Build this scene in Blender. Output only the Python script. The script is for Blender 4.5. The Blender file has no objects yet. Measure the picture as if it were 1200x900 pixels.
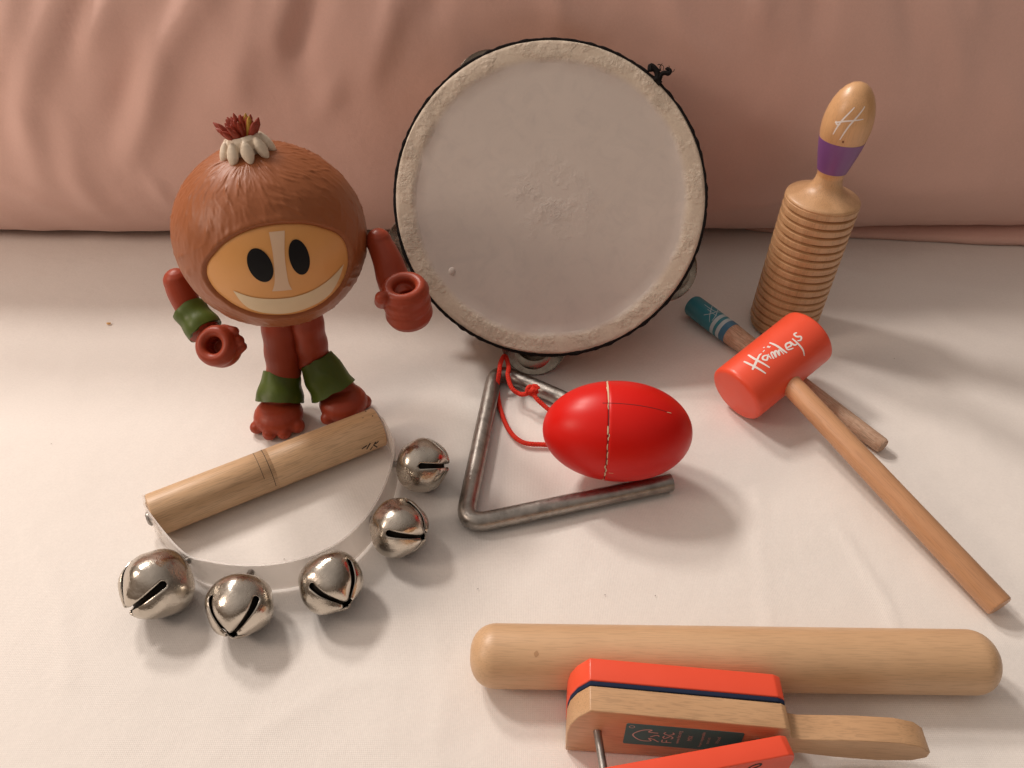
import bpy, bmesh, math, random
from mathutils import Vector, Matrix, noise

random.seed(7)
V = Vector
PI = math.pi
SC = bpy.context.scene
COL = SC.collection
CM = 0.01

# ------------------------------------------------------------------ camera
PITCH = math.radians(41.0)
CAM_H = 30.0            # cm above the sheet
FOC = 901.0             # focal length in photo pixels (1200 wide)
cd = bpy.data.cameras.new("camera")
cd.sensor_width = 36.0
cd.lens = 36.0 * FOC / 1200.0
cd.clip_start = 0.01
cd.clip_end = 50
cam = bpy.data.objects.new("camera", cd)
cam.location = (0, 0, CAM_H * CM)
cam.rotation_euler = (PI / 2 - PITCH, 0, 0)
COL.objects.link(cam)
SC.camera = cam

# ------------------------------------------------------------------ view
SC.view_settings.view_transform = 'Standard'
SC.view_settings.look = 'None'
SC.view_settings.gamma = 1
SC.view_settings.exposure = 0.0
SC.cycles.max_bounces = 8
SC.cycles.caustics_reflective = False
SC.cycles.caustics_refractive = False

# ------------------------------------------------------------------ world: the dim warm room
w = bpy.data.worlds.new("World")
SC.world = w
w.use_nodes = True
nt = w.node_tree
nt.nodes.clear()
wo = nt.nodes.new('ShaderNodeOutputWorld')
wb = nt.nodes.new('ShaderNodeBackground')
tc = nt.nodes.new('ShaderNodeTexCoord')
sx = nt.nodes.new('ShaderNodeSeparateXYZ')
nt.links.new(tc.outputs['Generated'], sx.inputs[0])
# brightness of the room over height: dark furniture low down, pale ceiling above
rz = nt.nodes.new('ShaderNodeValToRGB')
rz.color_ramp.elements[0].position = 0.0
rz.color_ramp.elements[0].color = (0.10, 0.07, 0.05, 1)
rz.color_ramp.elements[1].position = 1.0
rz.color_ramp.elements[1].color = (0.60, 0.52, 0.465, 1)
e = rz.color_ramp.elements.new(0.22); e.color = (0.16, 0.115, 0.085, 1)
e = rz.color_ramp.elements.new(0.55); e.color = (0.40, 0.335, 0.29, 1)
nt.links.new(sx.outputs['Z'], rz.inputs[0])
# the left side of the room is brighter than the right
mr = nt.nodes.new('ShaderNodeMapRange')
mr.inputs[1].default_value = -1; mr.inputs[2].default_value = 1
mr.inputs[3].default_value = 1.55; mr.inputs[4].default_value = 0.45
nt.links.new(sx.outputs['X'], mr.inputs[0])
mu = nt.nodes.new('ShaderNodeVectorMath'); mu.operation = 'SCALE'
nt.links.new(rz.outputs[0], mu.inputs[0]); nt.links.new(mr.outputs[0], mu.inputs['Scale'])
nt.links.new(mu.outputs[0], wb.inputs['Color'])
wb.inputs['Strength'].default_value = 0.92
nt.links.new(wb.outputs[0], wo.inputs[0])

# ------------------------------------------------------------------ lamps: a ceiling lamp of two bulbs, behind and left
def lamp(name, loc_cm, watts, radius, colour):
    l = bpy.data.lights.new(name, 'POINT')
    l.energy = watts; l.shadow_soft_size = radius * CM; l.color = colour
    o = bpy.data.objects.new(name, l)
    o.location = V(loc_cm) * CM
    COL.objects.link(o)
WARM = (1.0, 0.895, 0.815)
lamp('ceiling_bulb', (-107, 102, 152), 63, 14, WARM)
lamp('ceiling_bulb', (-80, 146, 150), 60, 14, WARM)
# an added soft fill light, off to the left, that brightens the pillow
al = bpy.data.lights.new('left_fill', 'AREA')
al.shape = 'DISK'; al.size = 0.30; al.energy = 3.2; al.color = (1.0, 0.80, 0.66)
ao = bpy.data.objects.new('left_fill', al)
ao.location = V((-95, 5, 62)) * CM
ao.rotation_euler = (V((-20, 50, 8)) * CM - ao.location).to_track_quat('-Z', 'Y').to_euler()
COL.objects.link(ao)

# ------------------------------------------------------------------ photo measuring helpers (pixel of the photo -> point of the place)
CT, ST = math.cos(PITCH), math.sin(PITCH)
def G(px, py, z=0.0):
    u = (px - 600) / FOC; v = (py - 450) / FOC
    t = (CAM_H - z) / (ST + v * CT)
    return V((u * t, t * (CT - v * ST), z))
def WY(px, py, y):
    u = (px - 600) / FOC; v = (py - 450) / FOC
    t = y / (CT - v * ST)
    return V((u * t, y, CAM_H - t * (ST + v * CT)))
CAMP = V((0, 0, CAM_H))
def ray(px, py):
    return (WY(px, py, 10) - CAMP).normalized()

# ------------------------------------------------------------------ mesh helpers (all in centimetres)
class M:
    def __init__(s): s.v = []; s.f = []
    def add(s, vs, fs):
        b = len(s.v); s.v += [V(p) for p in vs]; s.f += [tuple(i + b for i in q) for q in fs]; return s
def rings(m, rs, closed=False, caps=True):
    n = len(rs[0]); b = len(m.v)
    for r in rs: m.v += [V(p) for p in r]
    k = len(rs)
    for i in range(k if closed else k - 1):
        a = b + i * n; c = b + ((i + 1) % k) * n
        for j in range(n):
            j2 = (j + 1) % n
            m.f.append((a + j, a + j2, c + j2, c + j))
    if caps and not closed:
        m.f.append(tuple(b + j for j in reversed(range(n))))
        m.f.append(tuple(b + (k - 1) * n + j for j in range(n)))
    return m
def frame(o, z, xh=(1, 0, 0)):
    z = V(z).normalized(); x = V(xh); x = (x - z * x.dot(z))
    if x.length < 1e-4:
        x = V((0, 1, 0)); x = x - z * x.dot(z)
    x.normalize(); y = z.cross(x)
    m = Matrix((x, y, z)).transposed().to_4x4(); m.translation = V(o); return m
def lathe(m, prof, n=64, mat=None, rfun=None):
    rs = []
    for (r, z) in prof:
        ring = []
        for j in range(n):
            a = 2 * PI * j / n
            rr = r if rfun is None else rfun(r, z, a)
            ring.append(V((rr * math.cos(a), rr * math.sin(a), z)))
        if mat: ring = [mat @ p for p in ring]
        rs.append(ring)
    return rings(m, rs)
def tube(m, path, rad, n=14, closed=False, flat=1.0, up=None, caps=True):
    P = [V(p) for p in path]; k = len(P)
    if not isinstance(rad, (list, tuple)): rad = [rad] * k
    rs = []; xp = None
    for i in range(k):
        if closed: t = P[(i + 1) % k] - P[i - 1]
        else: t = P[min(i + 1, k - 1)] - P[max(i - 1, 0)]
        t.normalize()
        if xp is None:
            h = V(up) if up else (V((0, 0, 1)) if abs(t.z) < .9 else V((1, 0, 0)))
            x = (h - t * h.dot(t)).normalized()
        else: x = (xp - t * xp.dot(t)).normalized()
        xp = x; y = t.cross(x)
        rs.append([P[i] + x * (rad[i] * flat * math.cos(2 * PI * j / n)) + y * (rad[i] * math.sin(2 * PI * j / n)) for j in range(n)])
    return rings(m, rs, closed, caps)
def smoothpath(pts, k=8, closed=False):
    P = [V(p) for p in pts]; n = len(P); out = []
    for i in range(n if closed else n - 1):
        if closed: a, b, c, d = P[i - 1], P[i], P[(i + 1) % n], P[(i + 2) % n]
        else: a, b, c, d = P[max(i - 1, 0)], P[i], P[i + 1], P[min(i + 2, n - 1)]
        for s in range(k):
            t = s / k
            out.append(0.5 * ((2 * b) + (c - a) * t + (2 * a - 5 * b + 4 * c - d) * t * t + (3 * b - a - 3 * c + d) * t ** 3))
    if not closed: out.append(P[-1])
    return out
def ball(m, c, r, n=24, mat=None):
    """ellipsoid: r is a number or (rx,ry,rz); mat rotates"""
    if not isinstance(r, (tuple, list)): r = (r, r, r)
    rs = []
    for i in range(1, n // 2 + 1):
        th = PI * (i - .5) / (n // 2)
        ring = []
        for j in range(n):
            a = 2 * PI * j / n
            p = V((r[0] * math.sin(th) * math.cos(a), r[1] * math.sin(th) * math.sin(a), -r[2] * math.cos(th)))
            if mat: p = mat @ p
            ring.append(p + V(c))
        rs.append(ring)
    return rings(m, rs)
def capsule(m, a, b, ra, rb=None, n=18):
    a = V(a); b = V(b); rb = ra if rb is None else rb
    F = frame(a, b - a); L = (b - a).length
    pr = [(ra * math.sin(t), -ra * math.cos(t)) for t in [PI / 2 * i / 6 for i in range(0, 6)]]
    pr[0] = (ra * .08, -ra * .997)
    pr += [(ra, 0), (rb, L)]
    pr += [(rb * math.cos(t), L + rb * math.sin(t)) for t in [PI / 2 * i / 6 for i in range(1, 6)]] + [(rb * .08, L + rb * .997)]
    return lathe(m, pr, n, F)
def prism(outline, t0, t1, bev=0.0, seg=3):
    """outline in local x,z; thickness along local y from t0 to t1"""
    bm = bmesh.new()
    a = [bm.verts.new((x, t0, z)) for x, z in outline]
    f = bm.faces.new(a)
    r = bmesh.ops.extrude_face_region(bm, geom=[f])
    for g in r['geom']:
        if isinstance(g, bmesh.types.BMVert): g.co.y = t1
    bmesh.ops.recalc_face_normals(bm, faces=bm.faces)
    if bev:
        es = [e for e in bm.edges if len(e.link_faces) == 2 and e.calc_face_angle(0) > .5]
        bmesh.ops.bevel(bm, geom=es, offset=bev, segments=seg, profile=.5, affect='EDGES', clamp_overlap=True)
    m = M(); bm.verts.index_update()
    m.v = [v.co.copy() for v in bm.verts]; m.f = [tuple(v.index for v in f.verts) for f in bm.faces]
    bm.free(); return m

def ribbon(m, pts, wd, mapper, off=0.012, taper=True, closed=False):
    """a painted stroke: pts in the (s,t) chart of a surface, mapper gives (point, normal)"""
    P = [V((p[0], p[1], 0)) for p in pts]
    if len(P) > 2: P = smoothpath(P, 5, closed)
    k = len(P); top = []
    for i in range(k):
        t = (P[min(i + 1, k - 1)] - P[max(i - 1, 0)])
        if t.length < 1e-6: t = V((1, 0, 0))
        t.normalize(); nrm = V((-t.y, t.x, 0))
        q = i / max(1, k - 1)
        ww = wd * (.5 + .5 * math.sin(PI * min(1, max(0, q * .86 + .12)))) if taper else wd
        row = []
        for s in (-.5, 0, .5):
            c = P[i] + nrm * (ww * s)
            po, no = mapper(c.x, c.y)
            row.append(po + no * off)
        top.append(row)
    b = len(m.v)
    for r in top: m.v += r
    for i in range(k - 1):
        for j in range(2):
            a = b + i * 3 + j
            m.f.append((a, a + 1, a + 4, a + 3))
    return m
def blot(m, cx, cy, rx, ry, rot, mapper, off=0.012, n=40, nr=7, pw=2.0):
    b = len(m.v)
    po, no = mapper(cx, cy); m.v.append(po + no * off)
    cr, sr = math.cos(rot), math.sin(rot)
    for i in range(1, nr + 1):
        for j in range(n):
            a = 2 * PI * j / n; q = i / nr
            c_, s_ = math.cos(a), math.sin(a)
            x = rx * q * math.copysign(abs(c_) ** (2 / pw), c_); y = ry * q * math.copysign(abs(s_) ** (2 / pw), s_)
            po, no = mapper(cx + x * cr - y * sr, cy + x * sr + y * cr)
            m.v.append(po + no * off)
    for j in range(n):
        m.f.append((b, b + 1 + j, b + 1 + (j + 1) % n))
    for i in range(nr - 1):
        for j in range(n):
            a = b + 1 + i * n; c = a + n; j2 = (j + 1) % n
            m.f.append((a + j, c + j, c + j2, a + j2))
    return m

# ------------------------------------------------------------------ object helpers
def obj(name, m, mat, parent=None, world=False, smooth=True, angle=40, frm=None):
    me = bpy.data.meshes.new(name)
    inv = parent.matrix_basis.inverted() if (world and parent is not None) else None
    vs = [(inv @ (p * CM)) if inv else p * CM for p in m.v]
    me.from_pydata([tuple(p) for p in vs], [], m.f)
    bm = bmesh.new(); bm.from_mesh(me)
    bmesh.ops.recalc_face_normals(bm, faces=bm.faces)
    bm.to_mesh(me); bm.free()
    if smooth:
        me.polygons.foreach_set('use_smooth', [True] * len(me.polygons))
        if angle < 180: me.set_sharp_from_angle(angle=math.radians(angle))
    me.materials.append(mat)
    o = bpy.data.objects.new(name, me)
    COL.objects.link(o)
    if parent is not None: o.parent = parent
    if frm is not None:
        f_ = frm.copy(); f_.translation = f_.translation * CM
        o.matrix_basis = parent.matrix_basis.inverted() @ f_
    return o
def thing(name, label, cat, mat_cm=None, group=None):
    o = bpy.data.objects.new(name, None)
    o.empty_display_size = .01
    COL.objects.link(o)
    if mat_cm is not None:
        mm = mat_cm.copy(); mm.translation = mm.translation * CM
        o.matrix_basis = mm
    o['label'] = label; o['category'] = cat
    if group: o['group'] = group
    return o
def sub(parent_part, o):           # a sub-part shares its part's frame
    o.parent = parent_part; return o
def remesh(o, vox, it=4):
    r = o.modifiers.new('r', 'REMESH'); r.mode = 'VOXEL'; r.voxel_size = vox * CM; r.use_smooth_shade = True
    s = o.modifiers.new('s', 'SMOOTH'); s.factor = .5; s.iterations = it

# ------------------------------------------------------------------ materials
def newmat(name):
    m = bpy.data.materials.new(name); m.use_nodes = True
    return m, m.node_tree, m.node_tree.nodes['Principled BSDF']
def N(nt, typ, **kw):
    n = nt.nodes.new(typ)
    for k, v in kw.items(): setattr(n, k, v)
    return n
def texco(nt, scale=(1, 1, 1), kind='Object'):
    t = N(nt, 'ShaderNodeTexCoord'); mp = N(nt, 'ShaderNodeMapping')
    mp.inputs['Scale'].default_value = scale
    nt.links.new(t.outputs[kind], mp.inputs[0]); return mp.outputs[0]
def noisen(nt, co, sc, det=4, rough=.55, dist=0):
    n = N(nt, 'ShaderNodeTexNoise'); n.inputs['Scale'].default_value = sc
    n.inputs['Detail'].default_value = det; n.inputs['Roughness'].default_value = rough
    n.inputs['Distortion'].default_value = dist
    nt.links.new(co, n.inputs['Vector']); return n.outputs[0]
def ramp(nt, fac, stops):
    r = N(nt, 'ShaderNodeValToRGB'); el = r.color_ramp.elements
    el[0].position, el[0].color = stops[0][0], (*stops[0][1], 1)
    el[1].position, el[1].color = stops[-1][0], (*stops[-1][1], 1)
    for p, c in stops[1:-1]:
        x = el.new(p); x.color = (*c, 1)
    nt.links.new(fac, r.inputs[0]); return r.outputs[0]
def mixc(nt, fac, a, b, mode='MIX'):
    m = N(nt, 'ShaderNodeMix', data_type='RGBA', blend_type=mode)
    if isinstance(fac, (int, float)): m.inputs[0].default_value = fac
    else: nt.links.new(fac, m.inputs[0])
    for s, x in ((6, a), (7, b)):
        if isinstance(x, tuple): m.inputs[s].default_value = (*x, 1)
        else: nt.links.new(x, m.inputs[s])
    return m.outputs[2]
def bump(nt, bs, h, strength, dist):
    b = N(nt, 'ShaderNodeBump'); b.inputs['Strength'].default_value = strength
    b.inputs['Distance'].default_value = dist
    nt.links.new(h, b.inputs['Height'])
    nt.links.new(b.outputs[0], bs.inputs['Normal']); return b
def mrange(nt, x, a, b, c, d):
    m = N(nt, 'ShaderNodeMapRange')
    for i, q in enumerate((a, b, c, d)): m.inputs[i + 1].default_value = q
    nt.links.new(x, m.inputs[0]); return m.outputs[0]

def wood(name, light, dark, axis=2, rough=.42, coat=.15, pore=.25, worn=0):
    m, nt, bs = newmat(name)
    s = [1, 1, 1]; s[axis] = .09
    co = texco(nt, tuple(s))
    n1 = noisen(nt, co, 130, 3, .5, .6)
    c = ramp(nt, n1, [(.3, dark), (.62, light)])
    s2 = [1, 1, 1]; s2[axis] = .05
    co2 = texco(nt, tuple(s2))
    n2 = noisen(nt, co2, 2200, 2, .5)
    p = ramp(nt, n2, [(.38, (1 - pore,) * 3), (.5, (1, 1, 1))])
    c = mixc(nt, 1, c, p, 'MULTIPLY')
    n3 = noisen(nt, texco(nt), 35, 2)
    c = mixc(nt, 1, c, ramp(nt, n3, [(.3, (.88, .86, .84)), (.7, (1.0, 1.0, 1.0))]), 'MULTIPLY')
    if worn:
        n4 = noisen(nt, texco(nt, (1, 1, .5)), 260, 6, .7, 1.5)
        c = mixc(nt, ramp(nt, n4, [(.45, (0, 0, 0)), (.62, (worn,) * 3)]), c, (.42, .24, .15))
    nt.links.new(c, bs.inputs['Base Color'])
    nt.links.new(mrange(nt, n2, .3, .7, rough + .1, rough - .05), bs.inputs['Roughness'])
    bs.inputs['Coat Weight'].default_value = coat; bs.inputs['Coat Roughness'].default_value = .35
    bump(nt, bs, n2 if not worn else n4, .35 if not worn else .8, .0001 if not worn else .0005)
    return m
def paint(name, col, rough=.4, coat=0, var=.06, scale=120, bstr=.15, spec=.5):
    m, nt, bs = newmat(name)
    n = noisen(nt, texco(nt), scale, 5, .6)
    c = mixc(nt, n, tuple(x * (1 - var) for x in col), tuple(min(1, x * (1 + var)) for x in col))
    nt.links.new(c, bs.inputs['Base Color'])
    nt.links.new(mrange(nt, n, .3, .7, rough - .05, rough + .07), bs.inputs['Roughness'])
    bs.inputs['Coat Weight'].default_value = coat; bs.inputs['Coat Roughness'].default_value = .15
    bs.inputs['Specular IOR Level'].default_value = spec
    n2 = noisen(nt, texco(nt), scale * 12, 3)
    bump(nt, bs, n2, bstr, .0001)
    return m
def cloth(name, col, thread=1.0, weave=2600, var=.05, sheen=.2):
    m, nt, bs = newmat(name)
    n = noisen(nt, texco(nt), 9, 4)
    c = mixc(nt, n, tuple(x * (1 - var) for x in col), tuple(min(1, x * (1 + var)) for x in col))
    n2 = noisen(nt, texco(nt), 900, 3, .7)
    c = mixc(nt, 1, c, ramp(nt, n2, [(.25, (.93,) * 3), (.7, (1,) * 3)]), 'MULTIPLY')
    nt.links.new(c, bs.inputs['Base Color'])
    bs.inputs['Roughness'].default_value = .9
    bs.inputs['Specular IOR Level'].default_value = .15
    bs.inputs['Sheen Weight'].default_value = sheen; bs.inputs['Sheen Roughness'].default_value = .5
    t = N(nt, 'ShaderNodeTexCoord')
    w1 = N(nt, 'ShaderNodeTexWave', wave_type='BANDS', bands_direction='X'); w1.inputs['Scale'].default_value = weave / 6.28
    w2 = N(nt, 'ShaderNodeTexWave', wave_type='BANDS', bands_direction='Y'); w2.inputs['Scale'].default_value = weave / 6.28
    for ww in (w1, w2):
        ww.inputs['Distortion'].default_value = 1.2; ww.inputs['Detail Scale'].default_value = 4
        nt.links.new(t.outputs['Object'], ww.inputs['Vector'])
    ad = N(nt, 'ShaderNodeMath', operation='ADD'); nt.links.new(w1.outputs['Fac'], ad.inputs[0]); nt.links.new(w2.outputs['Fac'], ad.inputs[1])
    ad2 = N(nt, 'ShaderNodeMath', operation='ADD')
    if thread > .5: nt.links.new(ad.outputs[0], ad2.inputs[0])
    else: thread *= 4; nt.links.new(noisen(nt, texco(nt), 2600, 2, .6), ad2.inputs[0])
    nt.links.new(n2, ad2.inputs[1])
    b1 = bump(nt, bs, ad2.outputs[0], .35 * thread, .0002)
    b2 = N(nt, 'ShaderNodeBump'); b2.inputs['Strength'].default_value = .5; b2.inputs['Distance'].default_value = .0012
    nt.links.new(noisen(nt, texco(nt), 55, 5, .5), b2.inputs['Height'])
    nt.links.new(b2.outputs[0], b1.inputs['Normal'])
    return m
def metal(name, col, rough, worn=.2, scale=150, bstr=.2, bdist=.0003):
    m, nt, bs = newmat(name)
    bs.inputs['Metallic'].default_value = 1
    n = noisen(nt, texco(nt), scale, 6, .65)
    n1 = noisen(nt, texco(nt), scale * 3.2, 4, .7)
    c = mixc(nt, ramp(nt, n, [(.42, (0, 0, 0)), (.66, (1, 1, 1))]), col, tuple(x * (1 - worn) for x in col))
    nt.links.new(c, bs.inputs['Base Color'])
    nt.links.new(mrange(nt, n1, .35, .7, max(.04, rough - .08), rough + .15), bs.inputs['Roughness'])
    bump(nt, bs, n, bstr, bdist)
    return m

SHEET = cloth('white_cotton', (.81, .772, .73), .7, 2600, .02, .1)
PINK = cloth('pink_cotton', (.70, .455, .39), .18, 2400, .05, .3)
BEECH = wood('beech', (.66, .43, .245), (.64, .41, .228), pore=.12)
BEECH_X = wood('beech_board', (.60, .37, .20), (.56, .335, .175), axis=0, pore=.18)
ROSEY = wood('rosy_beech', (.63, .345, .18), (.58, .30, .15), pore=.12)
PALEWOOD = wood('pale_wood', (.68, .46, .27), (.61, .395, .215), pore=.22, coat=.05)
WORN = wood('worn_wood', (.66, .46, .33), (.58, .39, .27), pore=.35, worn=.7, coat=0, rough=.6)
VARN = wood('varnished_wood', (.70, .41, .20), (.60, .33, .145), pore=.1, coat=.4, rough=.35)
RIDGED = wood('ridged_wood', (.66, .40, .21), (.54, .31, .15), pore=.16, coat=.25, rough=.4)
HOOPW = wood('hoop_wood', (.5, .34, .2), (.4, .26, .15), pore=.2)
ORANGE = paint('orange_paint', (.83, .085, .035), .38, .15, .04, 60, .1)
ORANGE_END = paint('orange_end_grain', (.80, .10, .05), .6, 0, .06, 60, .2)
NAVY = paint('navy_felt', (.018, .028, .06), .9, 0, .2, 300, .6, .1)
TEAL = paint('teal_paint', (.035, .25, .325), .38, .2, .15, 200, .3)
PALEBLUE = paint('pale_blue_paint', (.48, .62, .66), .5, 0, .12, 400, .2)
PURPLE = paint('purple_paint', (.20, .075, .25), .35, .2, .05, 80, .1)
WHITEPAINT = paint('white_paint', (.82, .76, .72), .6, 0, .06, 500, .1)
REDLAQ = paint('red_lacquer', (.66, .007, .003), .36, .0, .05, 60, .06, .28)
SEAM = paint('bare_wood_chip', (.70, .50, .33), .7, 0, .15, 500, .4)
DARKLINE = paint('dark_crack', (.12, .01, .01), .7, 0, .1)
BLACK = paint('black_print', (.012, .01, .01), .6, 0, .1)
EYE = paint('eye_black', (.006, .006, .007), .5, 0, .1, 120, .0, .2)
LACE = paint('black_lace', (.012, .010, .010), .85, 0, .3, 900, 1, .1)
REDCORD = paint('red_cord', (.72, .045, .025), .7, 0, .25, 900, 1, .2)
STEEL = metal('grey_steel', (.40, .375, .345), .36, .35, 160, .35, .0004)
NICKEL = metal('nickel', (.60, .55, .48), .21, .25, 30, .45, .002)
NICKEL_IN = metal('bell_inside_shade', (.03, .026, .022), .7, .2)  # near black: the shade inside the bells is put into the colour
TIN = metal('tin_jingle', (.30, .26, .215), .24, .3, 60, .15, .0003)
BOLT = metal('bolt', (.33, .31, .29), .4, .2)
BRICKRED = paint('red_brown_vinyl', (.31, .047, .019), .40, .0, .10, 90, .12, .32)
GREENV = paint('green_vinyl', (.066, .100, .012), .42, .0, .15, 120, .3, .32)
CREAM = paint('cream_vinyl', (.70, .60, .47), .5, 0, .06, 200, .3)
FACEV = paint('amber_face', (.70, .34, .105), .42, .1, .05, 100, .1)
YELLOWV = paint('mustard_vinyl', (.42, .24, .03), .5, 0, .1)
TUFT = paint('tuft_red', (.30, .036, .014), .45, 0, .2, 300, .3)

def husk_mat():
    m, nt, bs = newmat('brown_husk_vinyl')
    n = noisen(nt, texco(nt), 40, 4)
    c = mixc(nt, n, (.275, .082, .025), (.33, .108, .037))
    nt.links.new(c, bs.inputs['Base Color'])
    bs.inputs['Roughness'].default_value = .42
    bs.inputs['Specular IOR Level'].default_value = .38
    n2 = noisen(nt, texco(nt), 1500, 2)
    bump(nt, bs, n2, .15, .0001)
    return m
HUSK = husk_mat()

def skin_mat():
    m, nt, bs = newmat('drum_skin')
    t = N(nt, 'ShaderNodeTexCoord')
    sp = N(nt, 'ShaderNodeSeparateXYZ'); nt.links.new(t.outputs['Object'], sp.inputs[0])
    cb = N(nt, 'ShaderNodeCombineXYZ'); nt.links.new(sp.outputs[0], cb.inputs[0]); nt.links.new(sp.outputs[1], cb.inputs[1])
    ln = N(nt, 'ShaderNodeVectorMath', operation='LENGTH'); nt.links.new(cb.outputs[0], ln.inputs[0])
    co = texco(nt)
    wob = noisen(nt, co, 22, 3)
    wm = N(nt, 'ShaderNodeMath', operation='MULTIPLY_ADD'); nt.links.new(wob, wm.inputs[0]); wm.inputs[1].default_value = .004
    nt.links.new(ln.outputs['Value'], wm.inputs[2])
    band = mrange(nt, wm.outputs[0], .0780, .0814, 0, 1)          # glued rim band
    base = mixc(nt, noisen(nt, co, 26, 4), (.53, .465, .42), (.61, .54, .485))
    grey = mixc(nt, ramp(nt, noisen(nt, co, 70, 6, .7, 1), [(.48, (0, 0, 0)), (.75, (.5, .5, .5))]), base, (.46, .41, .38))
    fl = noisen(nt, co, 420, 5, .75, .8)
    rim = mixc(nt, ramp(nt, fl, [(.40, (0, 0, 0)), (.66, (1, 1, 1))]), (.57, .475, .38), (.65, .56, .45))
    c = mixc(nt, band, grey, rim)
    # scratches of grime and scuffs near the middle
    vr = N(nt, 'ShaderNodeVectorRotate', rotation_type='Z_AXIS'); vr.inputs['Angle'].default_value = -.75
    nt.links.new(t.outputs['Object'], vr.inputs['Vector'])
    co2 = N(nt, 'ShaderNodeMapping'); co2.inputs['Scale'].default_value = (.14, 1, 1)
    nt.links.new(vr.outputs[0], co2.inputs[0])
    sc = noisen(nt, co2.outputs[0], 500, 4, .7)
    c = mixc(nt, ramp(nt, sc, [(.56, (0, 0, 0)), (.72, (.30, .30, .30))]), c, (.63, .54, .46))
    nt.links.new(c, bs.inputs['Base Color'])
    bs.inputs['Roughness'].default_value = .62
    bs.inputs['Specular IOR Level'].default_value = .35
    # bump: strong in the band and in the middle
    mid = mrange(nt, ln.outputs['Value'], .004, .034, .6, 0)
    fk = N(nt, 'ShaderNodeMath', operation='MULTIPLY'); nt.links.new(mid, fk.inputs[0]); nt.links.new(ramp(nt, noisen(nt, co, 330, 6, .8, 1.5), [(.54, (0, 0, 0)), (.68, (.5, .5, .5))]), fk.inputs[1])
    c = mixc(nt, fk.outputs[0], c, (.74, .65, .54))
    nt.links.new(c, bs.inputs['Base Color'])
    ed = N(nt, 'ShaderNodeMath', operation='MAXIMUM'); nt.links.new(mid, ed.inputs[0]); nt.links.new(band, ed.inputs[1])
    patch = ramp(nt, noisen(nt, co, 60, 4), [(.45, (.05,) * 3), (.62, (1,) * 3)])
    e2 = N(nt, 'ShaderNodeMath', operation='MULTIPLY'); nt.links.new(ed.outputs[0], e2.inputs[0]); nt.links.new(patch, e2.inputs[1])
    fl2 = noisen(nt, co, 260, 6, .7, 2.0)
    h = N(nt, 'ShaderNodeMath', operation='MULTIPLY'); nt.links.new(e2.outputs[0], h.inputs[0]); nt.links.new(fl2, h.inputs[1])
    h2 = N(nt, 'ShaderNodeMath', operation='MULTIPLY_ADD'); nt.links.new(sc, h2.inputs[0]); h2.inputs[1].default_value = .03; nt.links.new(h.outputs[0], h2.inputs[2])
    bump(nt, bs, h2.outputs[0], .8, .0016)
    return m
SKIN = skin_mat()

def plastic_mat():
    m, nt, bs = newmat('clear_plastic_strip')
    out = nt.nodes['Material Output']
    bs.inputs['Base Color'].default_value = (.86, .83, .80, 1)
    bs.inputs['Roughness'].default_value = .25
    tr = N(nt, 'ShaderNodeBsdfTransparent'); tr.inputs[0].default_value = (.95, .93, .91, 1)
    lw = N(nt, 'ShaderNodeLayerWeight'); lw.inputs[0].default_value = .35
    mx = N(nt, 'ShaderNodeMixShader')
    nt.links.new(mrange(nt, lw.outputs['Facing'], 0, 1, .17, .75), mx.inputs[0])
    nt.links.new(tr.outputs[0], mx.inputs[1]); nt.links.new(bs.outputs[0], mx.inputs[2])
    nt.links.new(mx.outputs[0], out.inputs[0])
    return m
PLASTIC = plastic_mat()

# ================================================================== setting: the bed sheet
def lerp(a, b, t): return a + (b - a) * t
def segdist(p, a, b):
    ab = b - a; t = max(0, min(1, (p - a).dot(ab) / ab.length_squared))
    return (p - (a + ab * t)).length, t
creases = [  # photo pixels of faint creases in the sheet, height cm, width cm
    ([(985, 620), (1015, 665), (1040, 705), (1050, 738)], .07, .22),
    ([(890, 575), (892, 640), (903, 745)], .035, .3),
    ([(855, 300), (1000, 318), (1200, 345)], .05, .9),
    ([(20, 330), (140, 300), (200, 296)], .04, 1.1),
    ([(60, 760), (150, 800), (330, 830)], .03, .8),
    ([(700, 680), (860, 655)], .02, .4),
    ([(30, 620), (70, 700), (80, 800)], .05, .4),
    ([(1090, 560), (1150, 600), (1210, 610)], .04, .5),
    ([(500, 700), (520, 800), (510, 900)], .03, .5),
    ([(0, 420), (90, 455), (180, 450)], .05, .7),
    ([(300, 860), (400, 800), (470, 790)], .035, .35),
    ([(1040, 300), (1120, 380), (1200, 400)], .05, .7),
]
cr = [([G(*q).to_2d() for q in c], a, wd) for c, a, wd in creases]
def axis_pts(lo, a, b, hi, n):
    xs = [lo + (a - lo) * (i / 10) ** .6 for i in range(10)]
    xs += [a + (b - a) * i / n for i in range(n + 1)]
    xs += [hi - (hi - b) * (1 - i / 10) ** .6 for i in range(1, 11)]
    return xs
xs = axis_pts(-160, -42, 42, 160, 300); ys = axis_pts(-70, 8, 58, 150, 190)
mesh = M()
for y in ys:
    for x in xs:
        z = -.07 + .09 * noise.noise(V((x * .09, y * .16, 0))) + .03 * noise.noise(V((x * .32 + 9, y * .22, 3))) + .012 * noise.noise(V((x * .9 + 4, y * .8, 7)))
        p = V((x, y)); 
        if -42 < x < 42 and 8 < y < 58:
            for pts, am, wd in cr:
                d = min(segdist(p, pts[i], pts[i + 1])[0] for i in range(len(pts) - 1))
                if d < wd * 3: z += am * math.exp(-(d / wd) ** 2)
        mesh.v.append(V((x, y, z)))
nx = len(xs)
for j in range(len(ys) - 1):
    for i in range(nx - 1):
        a = j * nx + i; mesh.f.append((a, a + 1, a + nx + 1, a + nx))
sheet = obj('bed_sheet', mesh, SHEET, angle=180); sheet['kind'] = 'structure'

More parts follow.
